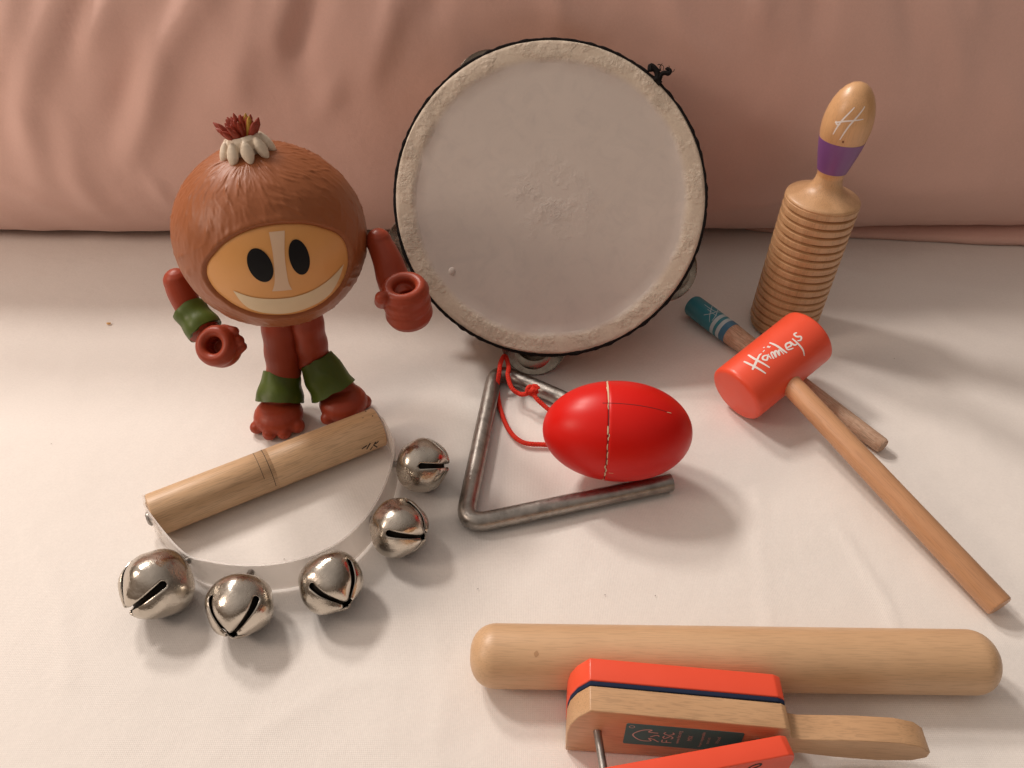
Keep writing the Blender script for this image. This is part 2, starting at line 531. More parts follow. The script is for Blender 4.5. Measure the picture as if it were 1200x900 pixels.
# ================================================================== the pink bolster pillow
AY, AZ, YC = 7.0, 12.0, 54.1
def fold(pts, amp, wd):      # folds traced in photo pixels, taken to the x,z of the pillow's front
    return ([V((WY(x, y, 48.2).x, WY(x, y, 48.2).z)) for x, y in pts], amp, wd)
folds = [
    fold([(74, -20), (50, 60), (36, 108), (50, 200)], .55, 1.0),
    fold([(136, -10), (118, 30), (102, 56)], .40, .9),
    fold([(245, -20), (192, 52), (178, 120), (156, 176)], .70, 1.0),
    fold([(346, -20), (334, 24), (318, 58)], .35, 1.0),
    fold([(402, 84), (390, 104), (378, 124)], .25, .7),
    fold([(200, 10), (160, 90), (140, 150)], -.50, 1.0),
    fold([(374, -20), (354, 40), (352, 70)], -.60, .9),
    fold([(18, 60), (10, 140)], -.35, 1.0),
    fold([(90, 140), (95, 200), (112, 240)], .25, .9),
    fold([(280, 60), (270, 140)], .22, 1.4),
    fold([(445, 10), (430, 60), (440, 130)], .2, 1.3),
    fold([(832, 246), (900, 238), (965, 214)], .25, .8),
    fold([(1000, 205), (1060, 222), (1200, 216)], .22, 1.3),
    fold([(1105, -20), (1112, 40), (1118, 100)], .22, .8),
    fold([(1140, -20), (1138, 30)], .22, .7),
    fold([(890, -20), (894, 30)], .22, .8),
    fold([(980, 150), (1090, 120)], .15, 2.0),
    fold([(470, -20), (458, 30), (440, 80)], .30, .7), fold([(520, -20), (500, 20)], -.25, .8), fold([(300, -20), (296, 40), (282, 96)], .22, .8),
    fold([(20, -20), (14, 40), (0, 90)], .30, .8), fold([(108, -20), (96, 20), (88, 70)], -.30, .6), fold([(640, -25), (660, 20), (700, 35)], .25, .7),
    fold([(780, -20), (800, 40), (838, 70)], .22, .8), fold([(960, -20), (950, 40)], -.2, .8), fold([(1060, -20), (1066, 60)], -.22, .7),
    fold([(1160, 90), (1196, 150)], .2, .9), fold([(860, 150), (900, 120)], .12, 1.0), fold([(180, 200), (196, 236)], .16, .6), fold([(20, 220), (60, 240)], .15, .8),
]
def pillow_pt(x, a, rad=1.0):
    """a = 0 at the top, pi/2 at the front, pi at the bottom"""
    L = 68.0
    q = min(1, abs(x) / L)
    sc_ = (1 - q ** 5) ** .5 if q < 1 else 0
    sc_ = max(sc_, .02)
    s, c = math.sin(a), math.cos(a)
    y = YC - AY * sc_ * math.copysign(abs(s) ** .92, s) * rad
    z = AZ * sc_ * (c * rad) + AZ * (.35 + .65 * sc_)
    n = V((0, -s / AY, c / AZ)).normalized()
    d = .30 * noise.noise(V((x * .05, a * .9, 1))) + .16 * noise.noise(V((x * .16 + z * .05, a * 1.6, 5))) + .05 * noise.noise(V((x * .55 + z * .12, z * .18, 8)))
    if s > 0:
        p2 = V((x, z))
        for pts, am, wd in folds:
            best = 9; tt = 0
            k = len(pts) - 1
            for i in range(k):
                dd, t = segdist(p2, pts[i], pts[i + 1])
                if dd < best: best = dd; tt = (i + t) / k
            if best < wd * 3: d += 1.15 * am * math.exp(-(best / wd) ** 2) * (.35 + .65 * math.sin(PI * min(1, max(0, tt * .9 + .08))))
        # pressed in where the tambourine leans
        dx, dz = (x - 2.2) / 8.0, (z - 14.2) / 4.0
        d -= .7 * math.exp(-(dx * dx + dz * dz))
    d *= sc_
    p = V((x, y, z)) + n * d
    p.z = max(p.z, .02)
    return p
pil = thing('pillow', 'long pale pink cotton bolster pillow lying along the back of the white sheet', 'pillow', Matrix.Translation(V((0, YC, 0))))
rs = []
NX = 430
for i in range(NX + 1):
    x = -68 + 136 * (.5 - .5 * math.cos(PI * i / NX)) * 1.0 if False else -68 + 136 * i / NX
    rs.append([pillow_pt(x, 2 * PI * j / 150) for j in range(150)])
pm = rings(M(), rs)
obj('pillowcase', pm, PINK, pil, world=True, angle=180)
# turned hem of the case lying under the right end
hm = M(); hem = []
for i in range(61):
    x = 18 + 28 * i / 60
    f_ = i / 60
    y0 = lerp(52.6, 49.6, f_ ** .7) + .2 * noise.noise(V((x * .3, 0, 0)))
    hem.append([V((x, y0, .05)), V((x, y0 - .12, .25 + .25 * f_)), V((x, y0 + .1, .45 + .35 * f_)), V((x, y0 + 1.6, .75 + .3 * f_)), V((x, y0 + 3.5, .9)), V((x, y0 + 3.5, .05))])
rings(hm, hem)
obj('hem', hm, PINK, pil, world=True, angle=180)

# ================================================================== tambourine
LEAN = math.radians(37)
TR = 8.8; TT = 3.5
t_n = V((0, -math.cos(LEAN), math.sin(LEAN)))       # skin normal, towards the camera
t_up = V((0, math.sin(LEAN), math.cos(LEAN)))
t_c = V((2.2, 34.75, 2.15)) + t_up * TR
TF = Matrix((V((1, 0, 0)), t_up, t_n)).transposed().to_4x4(); TF.translation = t_c
tam = thing('tambourine', 'round tambourine with a scuffed pale skin and black lacing leaning on the pillow', 'tambourine', TF)
m_ = M()
prof = [(TR - .30, -TT), (TR - .02, -TT), (TR, -TT + .05), (TR, -.35), (TR - .3, -.35)]
lathe(m_, prof + [(TR - .3, -TT)], 160)
obj('hoop', m_, HOOPW, tam)
sk = M(); rs = []
for (r, z) in [(TR + .04, -.55), (TR + .06, -.2), (TR + .03, -.04), (TR - .05, .03), (TR - .18, .04), (TR - .6, .02), (TR - .95, .03), (TR - 1.05, -.01), (7.0, -.03), (6, -.04), (5, -.05), (4, -.06), (3, -.06), (2, -.06), (1, -.06), (.3, -.06)]:
    ring = []
    for j in range(200):
        a = 2 * PI * j / 200
        lump = 0
        if TR - 1.0 < r < TR: lump = .04 * noise.noise(V((math.cos(a) * 7, math.sin(a) * 7, r * 2)))
        dent = -.0
        x, y = r * math.cos(a), r * math.sin(a)
        ring.append(V((x, y, z + lump)))
    rs.append(ring)
rings(sk, rs)
skin = obj('drum_skin', sk, SKIN, tam)
# small dimple dent low left and scuffs as real relief
dm = M(); 
ball(dm, (-5.65, -4.1, -.10), (.24, .30, .13), 16)
dimple = obj('skin_bump', dm, SKIN, skin)
# black lacing round the edge
lc = M(); pa = []
rr = []
for j in range(420):
    a = 2 * PI * j / 420
    lump = noise.noise(V((math.cos(a) * 22, math.sin(a) * 22, 2)))
    low = max(0, -math.sin(a)) ** 3
    r = TR + .10 + .03 * lump
    pa.append(V((r * math.cos(a), r * math.sin(a), -.12 + .03 * lump)))
    rr.append(.105 + .035 * lump + .04 * low * abs(noise.noise(V((a * 30, 0, 0)))))
tube(lc, pa, rr, 10, closed=True)
obj('lacing', lc, LACE, tam)
# knot tail of the lacing at the upper right
kt = M()
ka = math.radians(48)
kc = V((math.cos(ka), math.sin(ka), 0)) * (TR + .14)
kt_t = V((-math.sin(ka), math.cos(ka), 0)); kt_r = V((math.cos(ka), math.sin(ka), 0))
tube(kt, smoothpath([kc + kt_t * .6 + kt_r * .1, kc + kt_t * .75 + kt_r * .33, kc + kt_t * .3 + kt_r * .32, kc - kt_t * .05, kc - kt_t * .3 - kt_r * .05], 6), .17, 9)
tube(kt, smoothpath([kc - kt_t * .1, kc + V((.2, .25, 0)), kc + V((.42, .36, .05)), kc + V((.66, .30, .1)), kc + V((.72, .48, .1)), kc + V((.54, .60, .05)), kc + V((.48, .56, 0))], 6), [.17] * 6 + [.13] * 12 + [.10] * 13 + [.05] * 6, 9)
for k in range(9):
    a0 = random.uniform(0, 2 * PI); q = kc + V((random.uniform(0, .7), random.uniform(.1, .55), random.uniform(0, .1)))
    tube(kt, smoothpath([q, q + V((random.uniform(-.2, .25), random.uniform(.05, .3), .05)), q + V((random.uniform(-.3, .4), random.uniform(.1, .45), 0))], 4), .018, 5)
ball(kt, kc + V((-.02, .02, 0)), .2, 12)
obj('knot', kt, LACE, tam)
# stitches crossing the edge
def jingle(deg, out, rad=2.0):
    a = math.radians(deg)
    c = V((math.cos(a), math.sin(a), 0)) * (TR - rad + out)
    c.z = -1.75
    for k, s in ((0, 1), (1, -1)):
        jm = M(); z0 = c.z + s * .10
        tilt = Matrix.Rotation(math.radians(5 * s), 4, V((-math.sin(a), math.cos(a), 0)))
        F = Matrix.Translation(V((c.x, c.y, z0))) @ tilt
        pr = [(.10, .46), (.45, .44), (.75, .36), (1.0, .20), (1.15, .03), (1.22, -.01), (1.4, .0), (rad - .12, .12), (rad - .03, .16), (rad, .14), (rad - .05, .09), (1.4, -.05), (1.18, -.06), (1.0, .10), (.75, .28), (.42, .38), (.10, .40)]
        pr = [(r, z * s) for r, z in pr]
        lathe(jm, pr, 56, F)
        obj('jingle', jm, TIN, tam)
    pn = M(); lathe(pn, [(.05, -TT + .02 - c.z * 0), (.05, -.35)], 10, Matrix.Translation(V((math.cos(a), math.sin(a), 0)) * (TR - .15)))
    obj('pin', pn, BOLT, tam)
for d, o_ in ((117, .95), (198, 1.25), (264, 1.4), (331, 1.0), (44, .2)):
    jingle(d, o_)

# ================================================================== guiro (ribbed scraper) standing
g0 = V((17.6, 40.5, 0)); g1 = V((18.15, 40.5, 15.6))
GF = frame(g0, g1 - g0, (1, 0, 0))
gu = thing('guiro', 'ribbed wooden guiro scraper standing upright with a purple band on its handle', 'guiro', GF)
prof = [(1.75, .02), (1.95, .02), (2.0, .12)]
NR = 17; z = .25; step = (9.0 - .35) / NR
for i in range(NR):
    a = .3 + i * step
    prof += [(1.93, a), (1.86, a + .05), (1.93, a + .12), (2.06, a + .15), (2.105, a + .18), (2.115, a + .28), (2.11, a + step - .03), (2.07, a + step - .005)]
prof += [(2.10, 9.03), (2.08, 9.10), (2.0, 9.17), (1.7, 9.30), (1.35, 9.45), (1.05, 9.62), (.86, 9.85), (.76, 10.1), (.72, 10.4)]
SLIT = math.radians(-22)
def gr(r, z, a):
    d = (a - SLIT + PI) % (2 * PI) - PI
    if abs(d) < .045 and .5 < z < 8.2: return r - .45
    return r
angs = 180
m_ = M(); lathe(m_, prof, angs, None, gr)
obj('ribbed_body', m_, RIDGED, gu, angle=35)
hd = M()
hp = [(.715, 10.38), (.73, 10.55), (.80, 10.75)]
hp2 = [(.815, 10.75), (.93, 11.2), (1.06, 11.7), (1.17, 12.2), (1.235, 12.6)]
hp3 = [(1.22, 12.6), (1.28, 12.95), (1.305, 13.3), (1.29, 13.7), (1.22, 14.15), (1.09, 14.6), (.90, 15.0), (.66, 15.32), (.40, 15.52), (.18, 15.6), (.03, 15.62)]
lathe(hd, hp + [(r - .02, z) for r, z in hp2] + hp3, 72)
gh = obj('handle', hd, VARN, gu, angle=60)
pb = M(); lathe(pb, hp2, 72); sub(gh, obj('purple_band', pb, PURPLE, gu))
def bulb_map(F, prof):
    def mp(s, t):   # s around (cm), t along axis (cm)
        z = t
        for i in range(len(prof) - 1):
            if prof[i][1] <= z <= prof[i + 1][1]:
                k = (z - prof[i][1]) / (prof[i + 1][1] - prof[i][1]); r = lerp(prof[i][0], prof[i + 1][0], k)
                dr = (prof[i + 1][0] - prof[i][0]) / (prof[i + 1][1] - prof[i][1]); break
        else: r = prof[-1][0]; dr = 0
        a = s / 1.25
        p = V((r * math.cos(a), r * math.sin(a), z)); n = V((math.cos(a), math.sin(a), -dr)).normalized()
        return p, n
    return mp
bm_ = bulb_map(None, hp3)
hm_ = M()
AC = math.radians(-112) * 1.25
sc6 = .0105
def h6(x, y): return (AC + (x - 940) * sc6, 13.85 - (y - 255) * sc6 * 1.35)
for st in ([(945, 197), (905, 250), (886, 305)], [(1003, 192), (950, 255), (925, 318)], [(876, 262), (930, 246), (1006, 234)], [(878, 256), (890, 266), (905, 262)]):
    ribbon(hm_, [h6(*q) for q in st], .085, bm_)
sub(gh, obj('lettering', hm_, WHITEPAINT, gu))
KNOTM = paint('wood_knot', (.20, .07, .03), .6, 0, .2)
m_ = M(); blot(m_, AC + .03, 12.88, .055, .075, .3, bm_, .006, 14, 2); sub(gh, obj('wood_knot', m_, KNOTM, gu))

# ================================================================== small scraping stick with teal handle
s0 = G(812, 358, .72); s1 = G(1035, 523, .42)
SF = frame(s0, s1 - s0, (0, 0, 1)); SL = (s1 - s0).length
st = thing('scraper_stick', 'thin worn wooden stick with a teal painted handle lying under the orange mallet', 'stick', SF)
m_ = M(); lathe(m_, [(.05, -.12), (.5, -.12), (.66, -.06), (.72, .08), (.73, 1.5), (.72, 2.35)], 40)
tg = obj('teal_grip', m_, TEAL, st)
for (a, b, mt) in ((2.35, 2.62, PALEBLUE), (2.62, 2.85, TEAL), (2.85, 3.12, PALEBLUE), (3.12, 3.55, None)):
    m_ = M(); lathe(m_, [(.6, a), (.722, a), (.715, b), (.6, b)], 40)
    sub(tg, obj('stripe', m_, mt or paint('sky_blue_paint', (.06, .20, .33), .4), st))
m_ = M(); lathe(m_, [(.3, 3.4), (.70, 3.5), (.66, 4.3), (.58, 7.5), (.50, 11), (.43, SL - .12), (.38, SL), (.05, SL)], 40)
obj('shaft', m_, WORN, st)
m_ = M()
def cylmap(r0):
    def mp(s, t):
        a = t / r0
        return V((r0 * math.cos(a), r0 * math.sin(a), s)), V((math.cos(a), math.sin(a), 0))
    return mp
cm_ = cylmap(.73)
def cyl_find(F, r, L, px, py):
    best = None
    for si in range(int(L / .05)):
        for ai in range(-105, 105):
            a = ai * .03; n_ = V((math.cos(a), math.sin(a), 0))
            p = F @ (n_ * r + V((0, 0, si * .05))); d = p - CAMP
            if (F.to_3x3() @ n_).dot(d) > 0: continue
            dep = d.y * CT - d.z * ST; dn = -d.y * ST - d.z * CT
            e_ = (600 + FOC * d.x / dep - px) ** 2 + (450 + FOC * dn / dep - py) ** 2
            if best is None or e_ < best[0]: best = (e_, si * .05, a * r)
    return best[1:]
for q in ([(130, 78), (165, 100), (205, 114)], [(160, 72), (150, 105), (148, 135)], [(180, 84), (168, 112), (162, 137)], [(128, 112), (160, 106), (192, 92)], [(140, 92), (180, 128)]):
    ribbon(m_, [cyl_find(SF, .73, 2.4, 780 + a * .35, 330 + b * .35) for a, b in q], .05, cm_)
sub(tg, obj('lettering', m_, PALEBLUE, st))

# ================================================================== orange mallet
ml = V((12.35, 31.7, 1.62)); mrr = V((16.95, 34.95, 3.25))
MF = frame(ml, mrr - ml, (0, 0, 1)); ML = (mrr - ml).length; MR = 1.72
ma = thing('mallet', 'bright orange barrel headed wooden mallet with white script on its head', 'mallet', MF)
m_ = M(); lathe(m_, [(.02, -.02), (MR - .28, -.02), (MR - .12, .03), (MR - .02, .13), (MR, .28), (MR, ML - .28), (MR - .02, ML - .13), (MR - .12, ML - .03), (MR - .28, ML + .02), (.02, ML + .02)], 96)
mh = obj('mallet_head', m_, ORANGE, ma)
mid = (ml + mrr) / 2; hend = G(1172, 711, .62)
m_ = M(); 
HF = frame(mid, hend - mid); HL = (hend - mid).length
lathe(m_, [(.60, .4), (.60, 2), (.60, HL - .08), (.54, HL), (.05, HL)], 48)
obj('handle', m_, ROSEY, ma, frm=HF)
# script on the barrel, traced
from math import atan2
def mallet_px(s, a):
    p = MF @ V((MR * math.cos(a), MR * math.sin(a), s))
    d = p - CAMP; dep = d.y * CT - d.z * ST; dn = -d.y * ST - d.z * CT
    return 600 + FOC * d.x / dep, 450 + FOC * dn / dep, (MF.to_3x3() @ V((math.cos(a), math.sin(a), 0))).dot(-d)
bs_, ba_ = min(((s * .05, a * .01) for s in range(0, int(ML / .05)) for a in range(-314, 314) if mallet_px(s * .05, a * .01)[2] > 0), key=lambda q: (mallet_px(*q)[0] - 907) ** 2 + (mallet_px(*q)[1] - 414) ** 2)
up_sign = 1 if mallet_px(bs_, ba_ + .1)[1] < mallet_px(bs_, ba_)[1] else -1
cmm = cylmap(MR)
ax = V((948 - 860, 398 - 459)).normalized(); pv = V((ax.y, -ax.x))
if pv.y > 0: pv = -pv
def h8(x, y):
    rel = V((860 + x / 8.18 - 907, 370 + y / 8.18 - 414))
    return (bs_ + rel.dot(ax) * .0535, MR * ba_ + up_sign * rel.dot(pv) * .0535)
strokes = [([(130, 395), (180, 450), (282, 537)], 1), ([(180, 325), (225, 400), (322, 488)], 1), ([(178, 497), (215, 440), (272, 350)], 1),
    ([(330, 372), (295, 378), (282, 405), (312, 418), (332, 380), (350, 410)], .8),
    ([(370, 412), (360, 360), (378, 352), (392, 398), (392, 352), (408, 342), (424, 384), (426, 340), (440, 340), (462, 376)], .8),
    ([(374, 243), (420, 290), (460, 338), (492, 366)], 1),
    ([(492, 322), (540, 300), (528, 274), (494, 292), (502, 336), (552, 325)], .8),
    ([(533, 262), (565, 298), (592, 288)], .8), ([(560, 238), (600, 290), (634, 340), (646, 392)], .8),
    ([(612, 184), (586, 196), (600, 222), (636, 226), (628, 256), (598, 262)], .8),
    ([(272, 362), (284, 344)], .7), ([(300, 334), (318, 316)], .6), ([(314, 288), (326, 282)], .8), ([(342, 288), (372, 290)], .8), ([(352, 276), (360, 302)], .8), ([(336, 372), (338, 362)], .7)]
m_ = M()
for q, ww in strokes: ribbon(m_, [h8(*p) for p in q], .135 * ww, cmm)
sub(mh, obj('lettering', m_, WHITEPAINT, ma))

# ================================================================== triangle
TRr = .47
A = G(581, 433, TRr); B = G(543, 616, TRr); C = G(786, 565, TRr); D = G(757, 510, TRr)
def corner(p, c, q, r, n=8):
    a = (p - c).normalized(); b = (q - c).normalized()
    out = []
    for i in range(n + 1):
        t = i / n
        out.append((c + a * r) * (1 - t) ** 2 + c * 2 * t * (1 - t) + (c + b * r) * t * t)
    return out
def dens(a, b, n): return [a.lerp(b, i / n) for i in range(n)]
ca = corner(D, A, B, 1.3); cb = corner(A, B, C, 1.3)
path = dens(D, ca[0], 8) + ca + dens(ca[-1], cb[0], 8)[1:] + cb + dens(cb[-1], C, 8)[1:] + [C]
TFm = Matrix.Translation((A + B + C) / 3)
TFm.translation.z = 0
tri = thing('triangle', 'grey steel triangle lying flat on the sheet with a red cord loop', 'triangle', TFm)
m_ = M(); tube(m_, path, TRr, 28)
obj('steel_bar', m_, STEEL, tri, world=True)
# red cord
cz = .16
cord = M()
p1 = [G(700, 505, .25), G(668, 521, cz), G(637, 521, cz), G(612, 518, cz), G(596, 503, cz), G(586, 478, cz), G(583, 455, .5), G(585, 436, 1.25), G(587, 424, 1.35), G(592, 417, 1.2), G(596, 430, 1.3), G(595, 440, 1.25), G(600, 455, 1.05), G(610, 462, .9), G(618, 461, 1.25)]
def braid(m, path, r, tw=26):
    P = smoothpath(path, 14); tube(m, P, r * .82, 10)
    L = 0; acc = [0]
    for i in range(1, len(P)): L += (P[i] - P[i - 1]).length; acc.append(L)
    n = int(L / .035); 
    for s, ph in ((1, 0), (1, 1/3), (1, 2/3), (-1, 0), (-1, 1/3), (-1, 2/3)):
        pts = []; k = 0; xp = None
        for i in range(n):
            q = L * i / (n - 1)
            while k < len(acc) - 2 and acc[k + 1] < q: k += 1
            t = (q - acc[k]) / max(1e-6, acc[k + 1] - acc[k]); c = P[k].lerp(P[k + 1], t)
            tg_ = (P[k + 1] - P[k]).normalized()
            if xp is None: xp = V((0, 0, 1))
            x = (xp - tg_ * xp.dot(tg_)).normalized(); xp = x; y = tg_.cross(x)
            a = s * q * 2 * PI / .42 + ph * 2 * PI
            pts.append(c + (x * math.cos(a) + y * math.sin(a)) * r * .72)
        tube(m, pts, r * .30, 6)
braid(cord, p1, .135)
kn = G(624, 457, 1.35)
braid(cord, [kn, G(628, 466, 1.2), G(636, 474, 1.0), G(646, 482, .8), G(664, 492, .3), G(700, 505, .2)], .135)
kp = [kn + V((.26 * math.cos(t) * (1 + .3 * math.cos(2.5 * t)), .2 * math.sin(t) * 1.1, .16 * math.sin(1.5 * t + .5))) for t in [i * .45 for i in range(28)]]
braid(cord, kp, .125)
ball(cord, kn, .22, 12)
obj('cord', cord, REDCORD, tri, world=True)

# ================================================================== red egg castanet
ec = G(723, 505, 3.15)
ed = (WY(812, 502, ec.y) - WY(634, 508, ec.y)); ed = V((1, -.06, .005)).normalized()
EF = frame(ec, ed, (0, 0, 1))
egg = thing('egg_castanet', 'glossy red wooden egg with a chipped seam resting on the triangle', 'egg castanet', EF)
EL, ER = 3.70, 2.50
def egg_r(z):
    q = max(-1, min(1, z / EL))
    return ER * math.sqrt(max(0, 1 - abs(q) ** 2.05)) * (1 + .015 * q)
def eggmap(s, t):          # s along the axis (cm), t round it (cm on the waist)
    r = egg_r(s); a = t / ER
    dr = (egg_r(s + .01) - egg_r(s - .01)) / .02
    return V((r * math.cos(a), r * math.sin(a), s)), V((math.cos(a), math.sin(a), -dr)).normalized()
zs = [-EL * math.cos(PI * i / 80) for i in range(81)]
pr = []
SE = -.62
for z in zs[1:-1]:
    if abs(z - SE) < .08: continue
    pr.append((egg_r(z), z))
pr += [(egg_r(SE - .035), SE - .035), (egg_r(SE) - .03, SE - .012), (egg_r(SE) - .03, SE + .012), (egg_r(SE + .035) + .005, SE + .035)]
pr.sort(key=lambda q: q[1])
m_ = M(); lathe(m_, [(.02, -EL)] + pr + [(.02, EL)], 110)
shell = obj('egg_shell', m_, REDLAQ, egg, angle=60)
# angles: local x is up; find angle direction towards the camera
def egg_px(s, a):
    p, n = eggmap(s, a * ER); p = EF @ p; d = p - CAMP
    dep = d.y * CT - d.z * ST; dn = -d.y * ST - d.z * CT
    return 600 + FOC * d.x / dep, 450 + FOC * dn / dep, (EF.to_3x3() @ n).dot(-d)
def egg_find(px, py):
    return min(((s * .06, a * .03) for s in range(-60, 61) for a in range(-105, 105) if egg_px(s * .06, a * .03)[2] > -.5), key=lambda q: (egg_px(*q)[0] - px) ** 2 + (egg_px(*q)[1] - py) ** 2)
# the seam: bare wood flakes on a dark line
m_ = M(); m2 = M()
a_top = egg_find(712, 447)[1]; a_bot = egg_find(717, 563)[1]
n = 60
fr = [i / n for i in range(n + 1)]
random.seed(11)
segs = []
t = 0
ribbon(m2, [(SE, ER * lerp(a_top, a_bot, .30)), (SE + .015, ER * lerp(a_top, a_bot, .5)), (SE - .01, ER * lerp(a_top, a_bot, .75)), (SE + .01, ER * lerp(a_top, a_bot, .98))], .05, eggmap, .008)
ribbon(m_, [(SE, ER * lerp(a_top, a_bot, u_)) for u_ in (.02, .1, .2, .3)], .085, eggmap, .014, taper=True)
while t < 1:
    ln_ = random.uniform(.02, .06)
    if random.random() < .72:
        o_ = random.uniform(-.03, .04)
        ribbon(m_, [(SE + o_, ER * lerp(a_top, a_bot, t)), (SE + o_ + random.uniform(-.03, .03), ER * lerp(a_top, a_bot, min(1, t + ln_ * .5))), (SE + o_, ER * lerp(a_top, a_bot, min(1, t + ln_)))], random.uniform(.035, .08), eggmap, .016)
    t += ln_ * random.uniform(.8, 1.3)
q0 = egg_find(706, 473); q1 = egg_find(745, 474); q2 = egg_find(784, 483)
ribbon(m2, [(q[0], q[1] * ER) for q in (q0, q1, q2)], .028, eggmap, .010, taper=False)
mc = M()
ribbon(mc, [(q2[0] - .12, q2[1] * ER + .03), (q2[0], q2[1] * ER), (q2[0] + .10, q2[1] * ER)], .05, eggmap, .014)
qb = egg_find(716, 554)
ribbon(m_, [(qb[0] - .1, qb[1] * ER), (qb[0] + .12, qb[1] * ER)], .05, eggmap, .014)
sub(shell, obj('seam_chips', m_, SEAM, egg)); sub(shell, obj('crack_chip', mc, SEAM, egg)); sub(shell, obj('seam_crack', m2, DARKLINE, egg))

# ================================================================== sleigh bells on a half ring
h0 = G(179, 604, 1.08); h1 = G(444, 500, 1.08)
HFm = frame(h0, h1 - h0, (0, 0, 1)); SLh = (h1 - h0).length
sb = thing('sleigh_bells', 'sleigh bell shaker with a pale wooden handle and five round bells on a clear strip', 'sleigh bells', HFm)
m_ = M(); lathe(m_, [(.05, 0), (1.0, 0), (1.07, .05), (1.08, SLh * .5 - .02), (1.065, SLh * .5), (1.08, SLh * .5 + .02), (1.075, SLh - .04), (1.02, SLh), (.05, SLh)], 56)
hw = obj('handle', m_, PALEWOOD, sb)
m_ = M()
cmap = cylmap(1.085)
def hand_px(s, a):
    p = HFm @ V((1.08 * math.cos(a), 1.08 * math.sin(a), s)); d = p - CAMP
    dep = d.y * CT - d.z * ST; dn = -d.y * ST - d.z * CT
    return 600 + FOC * d.x / dep, 450 + FOC * dn / dep, (HFm.to_3x3() @ V((math.cos(a), math.sin(a), 0))).dot(-d)
def hand_find(px, py):
    q = min(((s * .05, a * .03) for s in range(0, int(SLh / .05)) for a in range(-105, 105) if hand_px(s * .05, a * .03)[2] > 0), key=lambda q: (hand_px(*q)[0] - px) ** 2 + (hand_px(*q)[1] - py) ** 2)
    return (q[0], q[1] * 1.085)
for a_, b_ in (((424, 526), (430, 522)), ((430, 526), (434, 519)), ((434, 527), (440, 518)), ((437, 521), (442, 524)), ((440, 520), (444, 517)),
               ((418, 484), (426, 490)), ((428, 482), (437, 488))):
    ribbon(m_, [hand_find(*a_), hand_find(*b_)], .07, cmap, taper=False)
sub(hw, obj('lettering', m_, BLACK, sb))
# pencil line round the middle
m_ = M()
a0 = hand_find(306, 526)[1] / 1.085; a1 = hand_find(322, 570)[1] / 1.085
if abs(a1 - a0) > PI: a1 += 2 * PI * (1 if a1 < a0 else -1)
s_ = hand_find(312, 545)[0]
ribbon(m_, [(s_ + .12, lerp(a0, a1, k / 8) * 1.085) for k in range(9)], .025, cmap, .006, taper=False)
ribbon(m_, [(s_ - .30, lerp(a0, a1, k / 8) * 1.085) for k in range(7)], .02, cmap, .006, taper=False)
sub(hw, obj('pencil_line', m_, BLACK, sb))
# the strip: upright plastic band, bottom edge just above the sheet
edge = [(164, 586), (170, 600), (186, 626), (213, 645), (250, 657), (290, 661), (330, 658), (368, 648), (405, 628), (436, 594), (455, 555), (461, 520), (456, 497), (443, 482)]
axh = (h1 - h0).normalized(); axh.z = 0; axh.normalize(); ph_ = V((-axh.y, axh.x, 0))
wp = [h0 - axh * .07 + ph_ * .95, h0 - axh * .07 + ph_ * .3, h0 - axh * .07 - ph_ * .5] + [G(x, y, 2.05) for x, y in edge[3:-2]] + [h1 + axh * .12 - ph_ * .75, h1 + axh * .07 - ph_ * .1, h1 + axh * .07 + ph_ * .9]
ep = smoothpath(wp, 8)
stp = M(); rs = []
k = len(ep)
for i in range(k):
    t = (ep[min(i + 1, k - 1)] - ep[max(i - 1, 0)]).normalized(); nn = V((-t.y, t.x, 0)).normalized() * .045
    q = ep[i]; zb = .12; zt = 1.95
    if i < 6: zb = .12 + .5 * (1 - i / 6) ** 2; zt = 1.95 - .4 * (1 - i / 6) ** 2
    if i > k - 7: zb = .12 + .5 * (1 - (k - 1 - i) / 6) ** 2; zt = 1.95 - .4 * (1 - (k - 1 - i) / 6) ** 2
    rs.append([V((q.x, q.y, zb)) + nn, V((q.x, q.y, zb)) - nn, V((q.x, q.y, zt)) - nn, V((q.x, q.y, zt)) + nn])
rings(stp, rs)
strip = obj('plastic_strip', stp, PLASTIC, sb, world=True)
# screw at the left end
m_ = M(); scp = h0 - (h1 - h0).normalized() * .13; scp.z = .95
lathe(m_, [(.10, -.3), (.10, .02), (.36, .02), (.36, .10), (.25, .18), (.02, .20)], 24, frame(scp, h0 - h1))
sub(strip, obj('screw', m_, BOLT, sb, world=True))

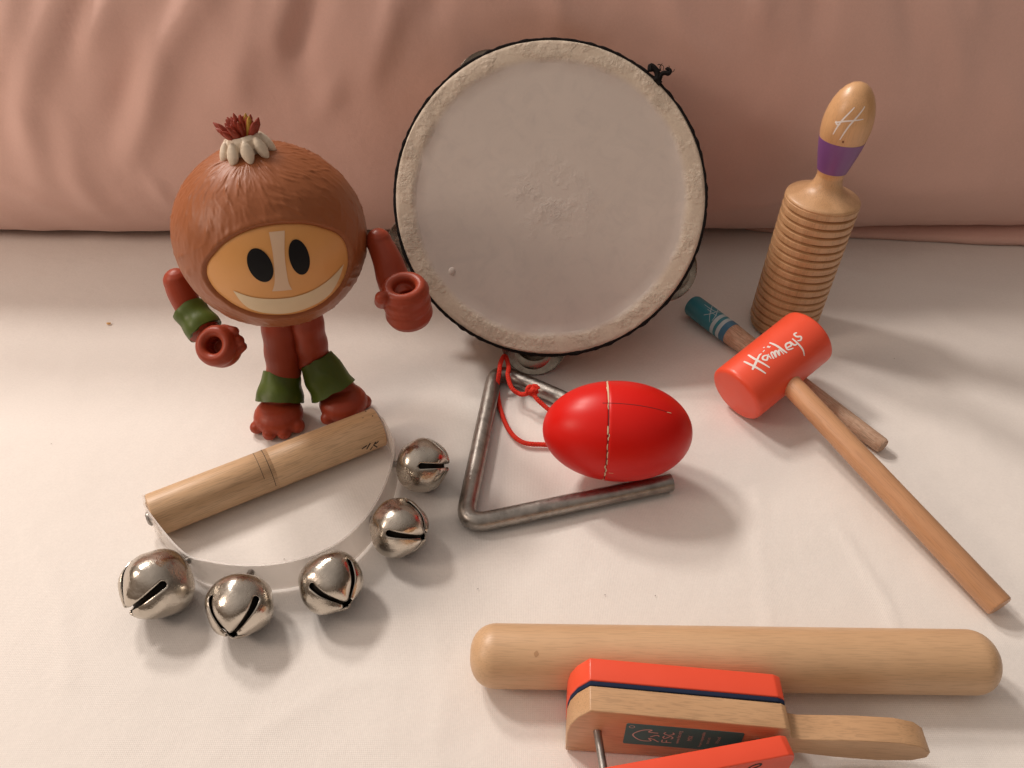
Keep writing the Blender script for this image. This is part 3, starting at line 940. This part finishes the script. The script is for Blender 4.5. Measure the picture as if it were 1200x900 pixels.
def bell(px, py, rpx, seed, twist, squash=1.0, yaw=0, pitch=0):
    rnd = random.Random(seed)
    c = G(px, py, 1.45)
    dep = (c - CAMP).y * CT - (c - CAMP).z * ST
    R = rpx * dep / FOC; c = G(px, py, R * .98)
    near = min(ep, key=lambda q: (q.to_2d() - c.to_2d()).length)
    outd = (c - V((near.x, near.y, c.z))).normalized()
    outd = Matrix.Rotation(math.radians(yaw), 3, 'Z') @ outd
    outd.z += math.tan(math.radians(pitch)); outd.normalize()
    F = frame(c, outd, (0, 0, 1)) @ Matrix.Rotation(math.radians(twist), 4, 'Z')
    m = M(); nT, nP = 46, 22
    T_END = math.radians(86); hw_ = .115 * R / 1.4
    idx = {}
    def rad(th, ph, q):
        # the bell is pinched towards the slits; petals bulge
        f4 = abs(math.sin(2 * ph))
        fr_ = math.sin(min(th, PI / 2)) if th < PI / 2 else 1
        k_ = max(0, 1 - th / math.radians(105))
        return R * (1 + .06 * f4 * k_ - .085 * k_ * (1 - f4) + .08 * noise.noise(V((math.cos(ph) * math.sin(th) * 1.4, math.sin(ph) * math.sin(th) * 1.4, math.cos(th) * 1.4 + seed))))
    def pt(th, ph, q, rr_=0):
        r = rad(th, ph, q) - rr_
        z = math.cos(th); 
        return F @ V((r * math.sin(th) * math.cos(ph), r * math.sin(th) * math.sin(ph), r * z * (.97 if z > 0 else .92)))
    th0 = math.radians(10)
    ths = [th0 + (T_END - th0) * (1 - (1 - i / 26) ** 1.6) for i in range(27)] + [T_END + (PI - T_END) * i / 20 for i in range(1, 20)]
    for side, rr_ in ((0, 0),):
        for qd in range(4):
            rows = []
            for th in ths:
                if th < T_END:
                    g = (T_END - th) * R
                    wdt = hw_ * (.55 + .85 * (th / T_END))
                    if g < wdt: wdt = math.sqrt(max(0, wdt * wdt - (wdt - g) ** 2))
                    de = min(.6, wdt / (R * math.sin(th)))
                else: de = 0
                row = []
                for j in range(nP + 1):
                    ph = qd * PI / 2 + de + (PI / 2 - 2 * de) * j / nP
                    row.append(pt(th, ph, qd))
                rows.append(row)
            b = len(m.v)
            for r in rows: m.v += r
            for i in range(len(rows) - 1):
                for j in range(nP):
                    a = b + i * (nP + 1) + j
                    m.f.append((a, a + 1, a + nP + 2, a + nP + 1))
    b = len(m.v)
    m.v.append(pt(PI, 0, 0))
    last = []
    me_o = obj('bell', m, NICKEL, sb, world=True, angle=180)
    # weld, close the back, give it sheet thickness
    bm = bmesh.new(); bm.from_mesh(me_o.data)
    bmesh.ops.remove_doubles(bm, verts=bm.verts, dist=1e-6)
    loose = [v for v in bm.verts if not v.link_faces]
    bmesh.ops.delete(bm, geom=loose, context='VERTS')
    inv = sb.matrix_basis.inverted(); back = inv @ (pt(PI, 0, 0) * CM)
    be = [e_ for e_ in bm.edges if e_.is_boundary and (e_.verts[0].co - back).length < R * .2 * CM]
    if be: bmesh.ops.contextual_create(bm, geom=be)
    bmesh.ops.recalc_face_normals(bm, faces=bm.faces)
    bm.to_mesh(me_o.data); bm.free()
    me_o.data.polygons.foreach_set('use_smooth', [True] * len(me_o.data.polygons))
    so = me_o.modifiers.new('thick', 'SOLIDIFY'); so.thickness = .07 * CM; so.offset = -1
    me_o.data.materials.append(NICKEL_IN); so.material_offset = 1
    filler = M(); ball(filler, c, R * .84, 28)  # dark ball added to fill the bell and stop light passing through the slits
    sub(me_o, obj('clapper', filler, NICKEL_IN, sb, world=True))
    ri = M(); nb = V((near.x, near.y, c.z))
    tube(ri, [nb - outd * .07, c - outd * R * .85], .16, 10)
    sub(me_o, obj('rivet', ri, BOLT, sb, world=True))
bell(186, 684, 41.5, 1, 45, yaw=6, pitch=0)
bell(282, 708, 38.5, 2, 45, yaw=0, pitch=-6)
bell(387, 682, 37.0, 3, 45, yaw=12, pitch=-4)
bell(467, 618, 35.0, 4, 50, yaw=-6, pitch=2)
bell(494, 545, 32.0, 5, 45, yaw=0, pitch=2)

# ================================================================== big rhythm stick
r0 = G(551, 768, 1.27); r1 = G(1166, 776, 1.27)
RF = frame(r0, r1 - r0, (0, 0, 1)); RL = (r1 - r0).length; RR = 1.26
rstk = thing('rhythm_stick', 'thick plain wooden rhythm stick with rounded ends lying behind the clapper', 'rhythm stick', RF)
pr = []
for i in range(13):
    t = PI / 2 * i / 12; pr.append((max(.02, RR * math.sin(t) ** .8), 1.05 * (1 - math.cos(t))))
pr += [(RR, RL * k / 10) for k in range(1, 10)]
pr += [(r, RL - z) for r, z in reversed(pr[:13])]
m_ = M(); lathe(m_, pr, 72)
sbd = obj('stick_body', m_, BEECH, rstk, angle=180)
kx_ = cyl_find(RF, RR, RL, 628, 766)
m_ = M(); blot(m_, kx_[0], kx_[1], .10, .13, .2, cylmap(RR), .004, 12, 2, 1.4)
sub(sbd, obj('wood_mark', m_, paint('stick_mark', (.46, .27, .14), .6, 0, .2), rstk))

# ================================================================== wooden clapper
yaw = math.atan2(-.065, 1)
CF = Matrix.Translation(V((2.0, 13.06, 0))) @ Matrix.Rotation(yaw, 4, 'Z')
cp = thing('clapper', 'wooden hand clapper with two orange boards and a flat wooden handle lying on edge', 'clapper', CF)
ch = [(.05, .02), (.04, 1.5), (.12, 2.1), (.35, 2.7), (.78, 3.30)]
board = ch + [(7.75, 2.88), (7.95, 2.72), (8.0, 2.4), (8.12, 2.2), (8.5, 2.12), (10.5, 2.32), (11.9, 2.34), (12.7, 2.12), (13.15, 1.72), (13.15, 1.35), (12.7, 1.02), (11.5, .86), (10.0, .90), (8.6, 1.05), (8.15, .8), (8.0, .5), (7.9, .12), (7.7, .02)]
ctr = obj('centre_board', prism(board, 0, .95, .05), BEECH_X, cp, angle=50)
back = [(x + .0, z) for x, z in ch] + [(7.65, 2.92), (7.92, 2.75), (8.0, 2.4), (8.0, .5), (7.8, .02)]
obj('felt_layer', prism([(x * .998 + .01, z + .03) for x, z in back], .955, 1.12, .03), NAVY, cp, angle=50)
bc = [(x, z + .06 if z > 1 else z) for x, z in back]
obj('clapper_board', prism(bc, 1.125, 2.02, .06), ORANGE, cp, angle=50)
# front board, swung open
FB = Matrix.Translation(V((2.35, 10.92, 0))) @ Matrix.Rotation(math.atan2(1.36, 6.95), 4, 'Z')
fm = prism([(x * .97, z) for x, z in ch] + [(7.2, 2.98), (7.45, 2.82), (7.52, 2.5), (7.52, .4), (7.35, .02)], -.72, 0, .06)
fm.v = [FB @ p for p in fm.v]
fb = obj('clapper_board', fm, ORANGE, cp, world=True, angle=50)
fmap = lambda s, t: (FB @ V((s, -.72, t)), (FB.to_3x3() @ V((0, -1, 0))))
m_ = M()
for q in ([(4.35, 2.8), (4.2, 2.65), (4.35, 2.45)], [(4.55, 2.85), (4.55, 2.45)], [(4.7, 2.45), (4.82, 2.68), (4.92, 2.45)], [(5.7, 2.4), (5.85, 2.72), (6.15, 2.80), (6.2, 2.62), (5.98, 2.5), (6.2, 2.38)]):
    ribbon(m_, q, .09, fmap)
sub(fb, obj('lettering', m_, BLACK, cp, world=True))
# bolts through the boards
for (x, z) in ((1.15, 1.75), (7.0, 1.9)):
    m_ = M(); a = CF @ V((x, -.02, z)); b = FB @ V((x * .93 - .1, .0, z - .1))
    tube(m_, [a + (a - b) * .02, a.lerp(b, .5), b], .15, 16)
    obj('bolt', m_, BOLT, cp, world=True)
# certification label on the front of the centre board
lab = prism([(2.15, 1.02), (2.15, 2.48), (2.20, 2.55), (6.35, 2.36), (6.4, 2.28), (6.4, .9), (6.3, .82), (2.2, .95)], -.012, .004)
LABM = paint('dark_green_label', (.04, .22, .245), .5, 0, .2)
lo_ = sub(ctr, obj('label', lab, LABM, cp, smooth=False))
lmap = lambda s, t: (V((s, -.012, t)), V((0, -1, 0)))
GREY = paint('grey_print', (.55, .60, .58), .7, 0, .2)
m_ = M()
# tree and tick mark turned on its side: crown to the left
ribbon(m_, [(3.30, 1.42), (3.05, 1.50), (3.15, 1.30), (2.75, 1.32), (2.45, 1.72), (2.75, 2.10), (3.1, 2.16), (3.0, 2.0), (3.35, 1.95)], .05, lmap, .006, taper=False)
ribbon(m_, [(3.1, 1.62), (3.32, 1.78), (3.42, 1.70)], .05, lmap, .006, taper=False)
ribbon(m_, [(3.25, 1.42), (3.45, 1.25)], .05, lmap, .006, taper=False)
ribbon(m_, [(2.36 + .10 * math.cos(a * .785), 2.32 + .09 * math.sin(a * .785)) for a in range(9)], .025, lmap, .006, taper=False)
# F S C turned a quarter (reads upwards)
def gl(strokes, ox, oz, h, wd=.045):
    for q in strokes: ribbon(m_, [(ox - y * h, oz + x * h) for x, y in q], wd, lmap, .006, taper=False)
Fg = [[(0, 0), (0, 1)], [(0, 1), (.55, 1)], [(0, .55), (.45, .55)]]
Sg = [[(.6, .85), (.3, 1), (.05, .8), (.3, .52), (.58, .28), (.3, 0), (0, .15)]]
Cg = [[(.6, .85), (.3, 1), (.03, .6), (.03, .4), (.3, 0), (.6, .15)]]
gl(Fg, 3.92, 1.26, .36); gl(Sg, 3.92, 1.55, .36); gl(Cg, 3.92, 1.84, .36)
FONT = None
def tiny(txt, x, z, size):
    cu = bpy.data.curves.new('t', 'FONT'); cu.body = txt; cu.size = size
    to = bpy.data.objects.new('t', cu); COL.objects.link(to)
    dg = bpy.context.evaluated_depsgraph_get(); me = bpy.data.meshes.new_from_object(to.evaluated_get(dg))
    b = len(m_.v)
    for v in me.vertices: m_.v.append(V((x - v.co.y, -.019, z + v.co.x)))
    for p in me.polygons: m_.f.append(tuple(b + i for i in p.vertices))
    bpy.data.objects.remove(to); bpy.data.curves.remove(cu); bpy.data.meshes.remove(me)
tiny('www.fsc.org', 4.18, 1.22, .20)
tiny('MIX', 4.62, 1.50, .24)
tiny('From responsible', 5.02, 1.08, .165); tiny('sources', 5.26, 1.35, .165)
tiny('Wood', 5.62, 1.42, .2)
sub(lo_, obj('print', m_, GREY, cp, smooth=False))

# ================================================================== toy figure with a round brown head
FX, FY = -11.9, 33.0
fg = thing('toy_figure', 'toy figure with a round brown husk head and thin red limbs with green wraps', 'toy figure', Matrix.Translation(V((FX, FY, 0))))
HC = V((-11.68, 33.0, 10.88)); HR = V((4.55, 4.45, 4.42))
tv = (CAMP - HC).normalized(); rv = V((1, 0, 0)) - tv * tv.x; rv.normalize(); uv = tv.cross(rv)
def head_hit(px, py):
    d = ray(px, py); o = CAMP - HC
    o2 = V((o.x / HR.x, o.y / HR.y, o.z / HR.z)); d2 = V((d.x / HR.x, d.y / HR.y, d.z / HR.z))
    a = d2.dot(d2); b = 2 * o2.dot(d2); c = o2.dot(o2) - 1
    ds = b * b - 4 * a * c
    t = (-b - math.sqrt(max(0, ds))) / (2 * a)
    q = o2 + d2 * t; return q.normalized()
fdir = head_hit(328, 322)
pr_ = head_hit(388, 308); e1 = (pr_ - fdir * pr_.dot(fdir)).normalized(); e2 = fdir.cross(e1)
if e2.z < 0: e2 = -e2
def chart(px, py):
    q = head_hit(px, py); k = q.dot(fdir); return q.dot(e1) / k, q.dot(e2) / k
# face opening measured at points of its outline
outl = [chart(*q) for q in [(239, 318), (250, 297), (275, 277), (310, 265), (345, 262), (380, 267), (405, 281), (411, 300), (408, 322), (392, 347), (362, 366), (325, 372), (290, 367), (262, 352), (245, 335)]]
oc = V((sum(p[0] for p in outl) / len(outl), sum(p[1] for p in outl) / len(outl)))
pol = sorted((math.atan2(p[1] - oc.y, p[0] - oc.x), math.hypot(p[0] - oc.x, p[1] - oc.y)) for p in outl)
def orad(a):
    n = len(pol)
    for i in range(n):
        a0, r0_ = pol[i]; a1, r1_ = pol[(i + 1) % n]
        if i == n - 1: a1 += 2 * PI
        aa = a if a >= pol[0][0] else a + 2 * PI
        if a0 <= aa <= a1:
            t = (aa - a0) / (a1 - a0); am, rm = pol[i - 1]; ap, rp = pol[(i + 2) % n]
            return .5 * ((2 * r0_) + (r1_ - rm) * t + (2 * rm - 5 * r0_ + 4 * r1_ - rp) * t * t + (3 * r0_ - rm - 3 * r1_ + rp) * t ** 3)
    return pol[0][1]
def head_pt(q, k): return HC + V((q.x * HR.x, q.y * HR.y, q.z * HR.z)) * k
knotdir = head_hit(290, 180)
kx = knotdir.cross(fdir).normalized(); ky = knotdir.cross(kx)
def sm(x): x = max(0, min(1, x)); return x * x * (3 - 2 * x)
hm = M(); rs = []
NT, NP = 230, 300
for i in range(NT + 1):
    th = PI * (i + .3) / (NT + .6); ring = []
    for j in range(NP):
        ph = 2 * PI * j / NP
        q = knotdir * math.cos(th) + (kx * math.cos(ph) + ky * math.sin(ph)) * math.sin(th)
        # strands of husk running away from the tuft
        w1 = noise.noise(V((math.cos(ph) * 9, math.sin(ph) * 9, th * 2.2)))
        w2 = noise.noise(V((math.cos(ph + w1 * .2) * 20, math.sin(ph + w1 * .2) * 20, th * 3.4 + 5)))
        w3 = noise.noise(V((math.cos(ph + .3 * math.sin(th * 5)) * 15, math.sin(ph + .3 * math.sin(th * 5)) * 15, th * 5 + 11)))
        am = .45 + .55 * sm((th - .1) * 2)
        near_k = math.exp(-((th - .42) / .30) ** 2)
        w4 = noise.noise(V((math.cos(ph + .12 * math.sin(th * 4)) * 26, math.sin(ph + .12 * math.sin(th * 4)) * 26, th * 9 + 21)))
        h = .007 * w1 + .010 * max(0, w2) + .040 * max(0, w3 - .18) ** 1.3 + .030 * max(0, w4 - .2) + near_k * .013 * max(0, w2 + .05)
        h *= .6
        k = q.dot(fdir); dd = 0
        if k > .05:
            cx, cy = q.dot(e1) / k - oc.x, q.dot(e2) / k - oc.y
            rr_ = math.hypot(cx, cy); ro = orad(math.atan2(cy, cx))
            s_ = (rr_ - ro)                      # <0 inside the opening
            inside = sm((.03 - s_) / .05)
            lip = math.exp(-((s_ - .06) / .05) ** 2) * .006
            h = h * (1 - inside) + lip; dd = inside * .06
        ring.append(head_pt(q, 1 + h * am * .8 - dd))
    rs.append(ring)
rings(hm, rs)
head = obj('head', hm, HUSK, fg, world=True, angle=180)
def fmapc(k0):
    def mp(x, y):
        q = (fdir + e1 * x + e2 * y).normalized(); n = V((q.x / HR.x, q.y / HR.y, q.z / HR.z)).normalized()
        return head_pt(q, k0), n
    return mp
fp = M(); mp = fmapc(.972)
b = 0; po, no = mp(oc.x, oc.y); fp.v.append(po)
for i in range(1, 25):
    for j in range(120):
        a = 2 * PI * j / 120; ro = orad(a if a <= PI else a - 2 * PI) + .025
        q = i / 24
        po, no = mp(oc.x + ro * q * math.cos(a), oc.y + ro * q * math.sin(a))
        fp.v.append(po - no * (.10 if i == 24 else 0))
for j in range(120): fp.f.append((0, 1 + j, 1 + (j + 1) % 120))
for i in range(23):
    for j in range(120):
        a = 1 + i * 120; c = a + 120; j2 = (j + 1) % 120
        fp.f.append((a + j, c + j, c + j2, a + j2))
face = sub(head, obj('face', fp, FACEV, fg, world=True, angle=180))
def eye(cx, cy, ax_, ay_, rot):
    c = chart(cx, cy); l = chart(cx - ax_, cy); t = chart(cx, cy - ay_)
    m = M(); blot(m, c[0], c[1], abs(c[0] - l[0]) * .98, abs(t[1] - c[1]) * .98, rot, mp, .03, 48, 6)
    sub(head, obj('eye', m, EYE, fg, world=True, angle=180))
eye(304, 312, 14.5, 22, .22); eye(352, 302, 13, 22.5, .05)
# plain smile
sm_ = M()
up_ = [chart(*q) for q in [(272, 342), (295, 350), (325, 352), (355, 347), (382, 333), (405, 310)]]
lo = [chart(*q) for q in [(272, 342), (291, 363), (325, 370), (358, 364), (388, 346), (405, 310)]]
U = smoothpath([V((*p, 0)) for p in up_], 8); L_ = smoothpath([V((*p, 0)) for p in lo], 8)
for a_, b_ in zip(U, L_):
    for t in (0, .25, .5, .75, 1):
        c = a_.lerp(b_, t); po, no = mp(c.x, c.y); sm_.v.append(po + no * .03)
for i in range(len(U) - 1):
    for j in range(4):
        a = i * 5 + j; sm_.f.append((a, a + 1, a + 6, a + 5))
sub(head, obj('mouth', sm_, paint('pale_smile', (.72, .58, .38), .5, 0, .05), fg, world=True, angle=180))
# plain short nose bar
ns = M(); nl = [chart(*q) for q in [(315, 272), (320, 300), (322, 330), (319, 343)]]; nr_ = [chart(*q) for q in [(334, 270), (334, 300), (338, 330), (343, 341)]]
U = smoothpath([V((*p, 0)) for p in nl], 6); L_ = smoothpath([V((*p, 0)) for p in nr_], 6)
for a_, b_ in zip(U, L_):
    for t in (0, .33, .66, 1):
        c = a_.lerp(b_, t); po, no = mp(c.x, c.y); ns.v.append(po + no * .028)
for i in range(len(U) - 1):
    for j in range(3):
        a = i * 4 + j; ns.f.append((a, a + 1, a + 5, a + 4))
sub(head, obj('nose', ns, paint('pale_nose', (.70, .50, .34), .5, 0, .05), fg, world=True, angle=180))

# topknot: cream petals round a dark red tuft
kb = head_pt(head_hit(289, 175), 1.0)
kax = (V((-.16, .12, 1))).normalized()
KF = frame(kb - kax * .12, kax, (1, 0, 0))
m_ = M(); lathe(m_, [(.68, -.1), (.80, .25), (.76, .62), (.62, .78), (.2, .72)], 32, KF)
for i in range(9):
    a = 2 * PI * (i + .25) / 9
    out = V((math.cos(a), math.sin(a), 0)); R3 = Matrix.Rotation(a, 3, 'Z') @ Matrix.Rotation(math.radians(-22), 3, 'Y')
    q = V((math.cos(a), math.sin(a), 0)) * .98 + V((0, 0, .18))
    b0 = len(m_.v); ball(m_, (0, 0, 0), (.22, .29, .55), 16)
    for kk in range(b0, len(m_.v)):
        v = m_.v[kk]; w_ = 1 - .35 * max(0, v.z / .48) ; v = V((v.x, v.y * (1 - .45 * (v.z / .55) ** 2), v.z))
        m_.v[kk] = KF @ (R3 @ v + q)
pet = sub(head, obj('petal_ring', m_, CREAM, fg, world=True)); remesh(pet, .03, 1)
m_ = M(); my = M()
random.seed(5)
for i in range(44):
    a = random.uniform(0, 2 * PI); sp = random.uniform(.1, .75); hh = random.uniform(.75, 1.25)
    base = V((math.cos(a) * sp * .6, math.sin(a) * sp * .5, .6)); tip = V((math.cos(a) * sp * 1.45 - .1, math.sin(a) * sp * 1.0, .6 + hh * (.98 - .35 * sp)))
    tgt = my if (math.cos(a) > .55 and len(my.v) < 60) else m_
    tube(tgt, [KF @ base, KF @ base.lerp(tip, .5) , KF @ base.lerp(tip, .85), KF @ tip], [.15, .14, .10, .025], 6)
sub(head, obj('tuft', m_, TUFT, fg, world=True, angle=60))
if my.v: sub(head, obj('tuft_strand', my, YELLOWV, fg, world=True, angle=60))

# legs with feet, each one continuous shape
def leg(hip, ankle, fdir_, fc, toes, fr_):
    m = M()
    P = smoothpath([hip, hip.lerp(ankle, .35) + V((.0, -.03, 0)), hip.lerp(ankle, .7) + V((0, 0, 0)), ankle], 6)
    tube(m, P, [lerp(.90, .93, i / (len(P) - 1)) + .03 * math.sin(i * 1.2) for i in range(len(P))], 24)
    capsule(m, ankle, fc + V((0, .6, .25)), .82, .85, 24)
    ball(m, fc + V((0, .15, .05)), (fr_ * 1.36, fr_ * 1.38, .86), 24)
    for tx, ty, tr in toes:
        t = G(tx, ty, tr * .85); base = fc + (t - fc) * .35; base.z = .78
        capsule(m, base, t + V((0, 0, .02)), tr * .9, tr, 14)
    o = obj('leg', m, BRICKRED, fg, world=True); remesh(o, .06, 3)
    return o
def band(parent, c0, c1, r0_, r1_, flare, name='leaf_wrap', seed=0, wr=(1.0, 1.0), wv=.7):
    m = M(); F = frame(c0, c1 - c0, (1, 0, 0)); L = (c1 - c0).length
    prof = []
    for i in range(13):
        t = i / 12; prof.append((lerp(r0_, r1_, t ** flare) + .035 * math.sin(t * 9 + seed), L * t))
    def rf(r, z, a): return r * (1 + .05 * noise.noise(V((math.cos(a) * 1.2, math.sin(a) * 1.2, z * 1.5 + seed)))) + .06 * max(0, math.sin(2 * a + z * 1.6 + seed)) ** 10 * wv
    def wob(a): return .10 * noise.noise(V((math.cos(a) * 2, math.sin(a) * 2, seed + 4)))
    inner = [(r - .16, z) for r, z in reversed(prof)]
    lathe(m, prof + inner + [prof[0]], 60, None, rf)
    m.v = [F @ V((p.x * wr[0], p.y * wr[1], p.z + wob(math.atan2(p.y, p.x)) * 1.6 * wv)) for p in m.v]
    # a raised fold running across the wrap
    o = sub(parent, obj(name, m, GREENV, fg, world=True, angle=60)); return o
hipL = V((-12.36, 33.3, 7.0)); ankL = WY(333, 440, 32.6); footL = G(326, 489, .60)
lg = leg(hipL, ankL, None, footL, [(301, 501, .38), (316, 508, .40), (333, 507, .40), (348, 499, .44)], 1.0)
band(lg, WY(330, 436, 32.7), WY(328, 471, 31.6), .96, 1.34, 1.0, seed=1)
hipR = V((-11.0, 33.4, 7.0)); ankR = WY(368, 425, 33.2); footR = G(402, 474, .62)
lg = leg(hipR, ankR, None, footR, [(384, 490, .40), (399, 489, .40), (414, 483, .40), (427, 471, .42)], 1.0)
band(lg, WY(370, 421, 33.1), WY(391, 458, 32.3), .98, 1.32, .9, seed=4)

# arms
def fist(m, c, axis, inward, h, R_=.74, r_=.36, fingers=4):
    """stacked finger rings round an open grip"""
    F = frame(c, axis, inward)
    nr = 10
    for i in range(nr):
        z = -h / 2 + h * (i + .5) / nr
        R2 = R_ + .035 * math.cos(2 * PI * fingers * (i + .5) / nr + PI)
        pa_ = []
        for j in range(28):
            a = 2 * PI * j / 28
            pa_.append(F @ V((R2 * math.cos(a), R2 * math.sin(a), z)))
        tube(m, pa_, r_ * (.95 if 0 < i < nr - 1 else .86), 12, closed=True)
    ball(m, F @ V((0, 0, -h / 2 + .05)), (R_ * .95, R_ * .95, .3), 18, F.to_3x3())
    return F
# right-hand side arm, raised slightly
m_ = M()
sh = WY(444, 283, 33.3); el = WY(462, 330, 32.2); wr_ = WY(474, 352, 31.2)
P = smoothpath([sh, sh.lerp(el, .5) + V((.05, 0, .05)), el, wr_], 6)
tube(m_, P, [.62, .64, .66, .68, .70, .72, .74, .76, .78, .80, .82, .82, .84, .84, .84, .82, .80, .78, .76][:len(P)], 22)
ball(m_, sh, .66, 18)
fc = WY(477, 354, 30.9)
F = fist(m_, fc, V((-.05, -.12, 1)), V((-1, 0, 0)), 1.95, .84, .33, 3)
capsule(m_, F @ V((1.15, .30, .35)), F @ V((.98, .76, 1.0)), .36, .33, 14)
ar = obj('arm', m_, BRICKRED, fg, world=True); remesh(ar, .05, 5)
# left-hand side arm hanging down
m_ = M()
sh = WY(208, 330, 33.2); el = WY(222, 362, 32.6); wr_ = WY(240, 390, 31.6)
P = smoothpath([sh, el, wr_], 7)
tube(m_, P, [.66, .70, .72, .73, .72, .70, .68, .68, .70, .74, .78, .8, .8, .8, .8][:len(P)], 22)
ball(m_, sh, .70, 18)
fc = WY(257, 406, 31.0)
F = fist(m_, fc, V((-.12, -.75, .75)), V((1, 0, 0)), 1.1, .74, .33, 2)
capsule(m_, F @ V((.55, .35, -.1)), F @ V((1.05, .28, .05)), .42, .30, 14)
capsule(m_, F @ V((.75, -.25, -.2)), F @ V((1.15, .0, -.2)), .32, .24, 14)
capsule(m_, F @ V((.3, .8, .1)), F @ V((.9, .75, .2)), .34, .24, 14)
ar = obj('arm', m_, BRICKRED, fg, world=True); remesh(ar, .05, 5)
band(ar, WY(221, 362, 32.6), WY(241, 388, 31.7), .83, .92, 1.0, name='leaf_wrap', seed=7, wv=.35)

# ================================================================== a crumb on the sheet
m_ = M(); cb_ = G(127, 379, .05)
ball(m_, cb_, (.13, .08, .07), 10); ball(m_, cb_ + V((.1, .03, 0)), (.07, .06, .05), 8); ball(m_, cb_ + V((-.09, .04, 0)), (.06, .05, .04), 8)
cr_o = obj('crumb', m_, paint('crumb_brown', (.62, .36, .13), .8), None)
cr_o['label'] = 'tiny brown crumb lying alone on the white sheet left of the figure'; cr_o['category'] = 'crumb'

# ================================================================== lint specks on the sheet
LINT = paint('lint_grey', (.30, .26, .24), .9, 0, .2)
random.seed(3)
for i, (px, py) in enumerate([(709, 697), (768, 698), (1048, 420), (333, 655), (60, 520), (560, 690)]):
    m_ = M(); c_ = G(px, py, .0)
    a_ = random.uniform(0, PI); d_ = V((math.cos(a_), math.sin(a_), 0)) * random.uniform(.03, .06)
    ball(m_, c_, (.03, .022, .02), 8)
    o = obj('lint_speck', m_, LINT)
    o['category'] = 'lint'; o['group'] = 'lint specks on the sheet'
    o['label'] = ['dark lint speck on the sheet just above the long stick, left of two', 'dark lint speck on the sheet just above the long stick, right of two',
                  'tiny lint speck on the sheet right of the ribbed guiro', 'tiny lint speck inside the clear strip of the sleigh bells',
                  'tiny lint speck on the bare sheet at the far left', 'tiny lint speck on the sheet below the steel triangle'][i]
